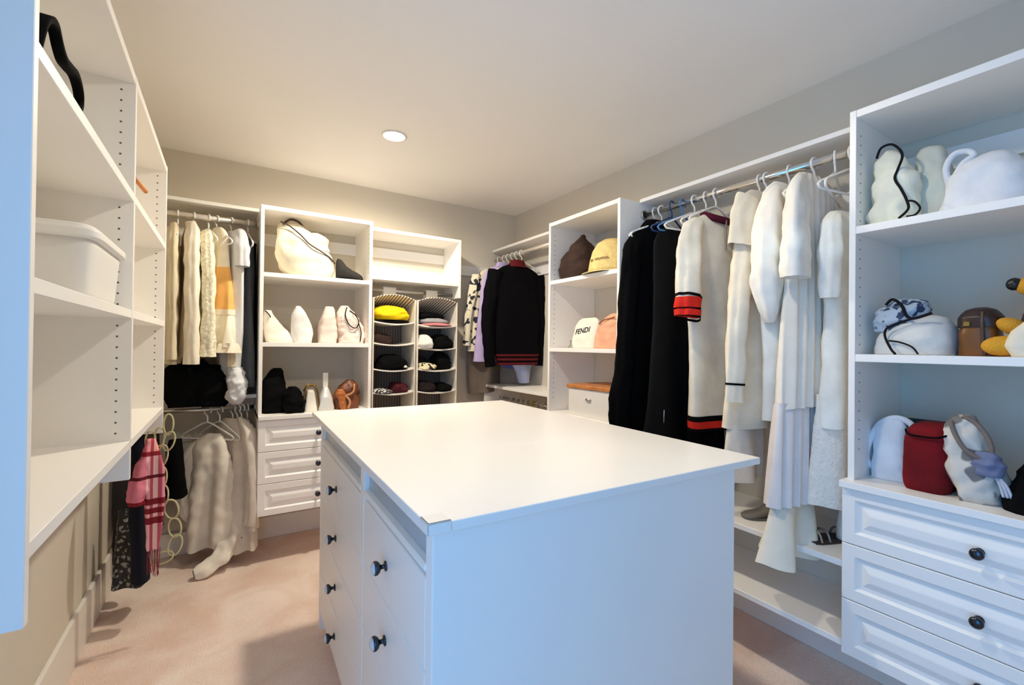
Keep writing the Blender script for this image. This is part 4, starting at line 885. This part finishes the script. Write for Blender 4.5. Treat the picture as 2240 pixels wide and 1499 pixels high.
tube('loop_handle', smooth_path([(-.03, .07, .09), (-.035, .078, .15), (-.03, .062, .188), (-.02, .035, .192), (-.02, .02, .175), (-.03, .04, .155), (-.04, .055, .12)], 6), .009, WB, t)
t = thing('cloth_bag', 'white cloth bag with dark trim cut by the frame edge, highest near shelf', 'bag', (1.90, .20, 1.695))
blob('bag_body', [(0, 0, 0, .08, .075, 3), (.08, 0, 0, .08, .078, 2.6), (.15, 0, 0, .055, .06, 2.4), (.19, 0, 0, .02, .02)], cloth('mint_white', (226, 232, 226)), t, .01, 14, 8)
FLB = spots('blue_floral_print', (176, 190, 204), (44, 62, 92), 38, .54)
t = thing('drawstring_pouch', 'white pouch with blue floral collar and dark cord on middle near shelf', 'bag', (1.90, .535, 1.269))
blob('bag_body', [(0, 0, 0, .09, .098, 3.2), (.05, 0, 0, .092, .10, 2.8), (.09, 0, -.006, .08, .088, 2.6), (.12, 0, -.02, .05, .055, 2.4), (.13, 0, -.02, .02, .02)], cloth('pouch_white', (220, 218, 212)), t, .006, 14, 2)
blob('floral_collar', [(.075, -.02, .045, .05, .045, 2.4), (.11, -.02, .04, .062, .06, 2.4), (.15, -.01, .025, .056, .062, 2.4), (.175, 0, .02, .03, .04, 2.4), (.185, 0, .02, .01, .015)], FLB, t, .012, 24, 4)
tube('cord', smooth_path([(-.06, .06, .165), (-.07, .04, .18), (-.078, .015, .16), (-.085, -.0, .125), (-.09, -.02, .115), (-.08, -.06, .13)], 6), .0045, CORD, t)
tube('cord', smooth_path([(-.09, -.02, .115), (-.098, .02, .10), (-.10, .045, .085), (-.10, .05, .06), (-.10, .035, .02), (-.11, .02, .003)], 6), .0035, CORD, t)
tube('cord_end', smooth_path([(-.10, .04, .045), (-.105, .01, .04), (-.105, -.02, .025), (-.108, -.035, .004)], 6), .0026, CORD, t)
t = thing('leather_bucket_bag', 'dark and cognac brown leather bucket bag beside the plush bear', 'handbag', (1.90, .385, 1.269))
blob('bag_body', [(0, 0, 0, .05, .045, 4), (.06, 0, 0, .052, .043, 4), (.10, 0, 0, .048, .040, 3), (.12, 0, 0, .04, .034, 3)], mat('cognac_bucket', (120, 74, 28), .4, var=.12), t, .003, 10, 3)
blob('flap', [(.085, 0, 0, .055, .047, 3.5), (.115, 0, 0, .052, .044, 3), (.138, 0, 0, .035, .03, 2.6), (.145, 0, 0, .015, .015)], mat('espresso_leather', (48, 28, 22), .4), t, .004, 12, 5)
tube('strap', smooth_path([(-.045, -.012, .13), (-.056, -.014, .09), (-.058, -.016, .04), (-.055, -.02, .004)], 5), .005, BRN, t)
v, f = boxes([(-.060, -.053, .012, .026, .088, .102)], .002); mesh_obj('clasp', v, f, GOLD, t, False)
# plush bear
PLUSH = mat('golden_plush', (214, 154, 40), .9, bump=1, bscale=240, var=.08); PLB = mat('brown_plush', (66, 46, 44), .9, bump=.8, bscale=200)
def ell(name, c, r, m, parent, rot=(0, 0, 0), segs=24):
    V, F = [], []; N = 14; Rm = Matrix.Rotation(rot[2], 3, 'Z') @ Matrix.Rotation(rot[1], 3, 'Y') @ Matrix.Rotation(rot[0], 3, 'X')
    for i in range(N+1):
        ph = PI*i/N
        for k in range(segs):
            a = 2*PI*k/segs
            p = Vector((r[0]*math.sin(ph)*math.cos(a), r[1]*math.sin(ph)*math.sin(a), r[2]*math.cos(ph)))
            V.append(Rm @ p + Vector(c))
    for i in range(N):
        for k in range(segs): F.append([i*segs+k, (i+1)*segs+k, (i+1)*segs+(k+1) % segs, i*segs+(k+1) % segs])
    return mesh_obj(name, V, F, m, parent)
t = thing('plush_bear', 'golden plush bear with big black nose and brown jersey on middle near shelf', 'plush toy', (1.92, .25, 1.269))
ell('body', (0, 0, .085), (.062, .06, .085), PLB, t)
h = ell('head', (-.01, -.016, .208), (.06, .058, .055), PLUSH, t)
ell('muzzle', (-.035, .028, .198), (.032, .038, .028), PLUSH, t, (0, 0, .4))
ell('nose', (-.047, .064, .205), (.018, .017, .018), mat('nose_black', (14, 14, 18), .35), t)
for s in (-1, 1):
    ell('ear', (.01, -.036+s*.05, .258), (.012, .02, .02), PLB, t)
    ell('eye', (-.052, -.006+s*.024, .225), (.007, .007, .008), _M['nose_black'], t)
ell('arm', (-.055, .065, .085), (.028, .036, .022), PLUSH, t, (.5, 0, .4))
ell('arm', (-.055, -.065, .085), (.028, .036, .022), PLUSH, t, (-.5, 0, -.4))
ell('leg', (-.07, .078, .03), (.034, .048, .029), PLUSH, t, (0, 0, .5))
ell('leg', (-.08, -.05, .03), (.05, .034, .029), PLUSH, t)
t = thing('cushion_pouch', 'round white cloth pouch in front of the plush bear', 'bag', (1.83, .262, 1.269))
blob('bag_body', [(0, 0, 0, .035, .05, 2.6), (.03, 0, 0, .045, .062, 2.4), (.07, 0, -.006, .04, .055, 2.3), (.105, 0, -.015, .022, .03, 2.2), (.115, 0, -.02, .008, .01)], cloth('warm_white_pouch', (228, 222, 204)), t, .003, 10, 7)
# counter bags
t = thing('cloth_bag', 'pale blue-white folded cloth bag with handle hole on near counter', 'bag', (1.91, .60, .850))
blob('bag_body', [(0, 0, -.008, .05, .052, 4), (.08, 0, -.006, .048, .050, 3.5), (.14, 0, 0, .035, .045, 3), (.18, 0, .0, .02, .035, 3), (.20, 0, 0, .01, .02)], WB, t, .008, 14, 4)
tube('handle', smooth_path([(-.02, .045, .03), (-.03, .062, .06), (-.02, .055, .12), (-.01, .03, .18), (0, -.01, .205), (.0, -.05, .19), (0, -.06, .15)], 6), .010, WB, t)
t = thing('red_case', 'deep red quilted case between white and camouflage bags on near counter', 'bag', (1.885, .49, .850))
blob('case_body', [(0, 0, 0, .075, .050, 4), (.02, 0, 0, .082, .056, 4.5), (.16, 0, 0, .082, .056, 4.5), (.195, 0, 0, .07, .046, 4), (.207, 0, 0, .04, .025, 3)], cloth('deep_red_cloth', (112, 10, 18), var=.15), t, .004, 14, 5)
tube('zip', smooth_path([(-.07, .045, .185), (-.088, .03, .172), (-.09, -.03, .172), (-.07, -.05, .18)], 5), .003, BLACK, t)
CAMO = spots('grey_camo', (206, 200, 190), (116, 114, 112), 15, .55)
t = thing('camouflage_bag', 'off-white and grey crumpled bag with dark mouth leaning on near counter', 'bag', (1.86, .39, .850))
blob('bag_body', [(0, 0, -.012, .055, .045, 3), (.05, 0, -.008, .062, .058, 2.6), (.12, 0, .008, .056, .056, 2.6), (.18, 0, .022, .045, .045, 2.4), (.22, 0, .02, .03, .035, 2.4), (.242, 0, .01, .012, .015)], CAMO, t, .014, 16, 9)
blob('tucked_scarf', [(.085, -.05, -.035, .018, .03, 2.4), (.12, -.055, -.04, .02, .03, 2.4), (.15, -.05, -.03, .01, .02, 2.4)], cloth('grey_blue_scarf', (112, 120, 150)), t, .008, 24, 2)
tube('rim', smooth_path([(-.03, .045, .225), (-.052, .03, .19), (-.064, .005, .15), (-.062, -.03, .13), (-.05, -.045, .14), (-.045, -.04, .18), (-.03, -.01, .225), (-.02, .02, .24)], 6), .006, cloth('taupe_rim', (120, 108, 100)), t)
for q in range(3):
    tube('tie', smooth_path([(-.055, -.045, .10), (-.062, -.062-.006*q, .07), (-.06, -.07-.008*q, .035)], 5), .0035, cloth('pale_tie', (190, 194, 206)), t)
t = thing('black_bag', 'black cloth bag at the frame edge of the near counter', 'bag', (1.87, .235, .850))
blob('bag_body', [(0, -.01, .015, .08, .075, 3), (.06, 0, .005, .085, .08, 2.6), (.14, 0, -.01, .06, .06, 2.4), (.19, 0, -.02, .02, .02)], BLACK, t, .012, 14, 3)
t = tag(mesh_obj('clutch', *boxes([(-.012, .012, -.07, .07, 0, .188)], .004), mat('dark_green_leather', (20, 42, 38), .5), None, False), 'thin dark green clutch standing behind the red case', 'clutch'); t.location = (2.10, .545, .850)
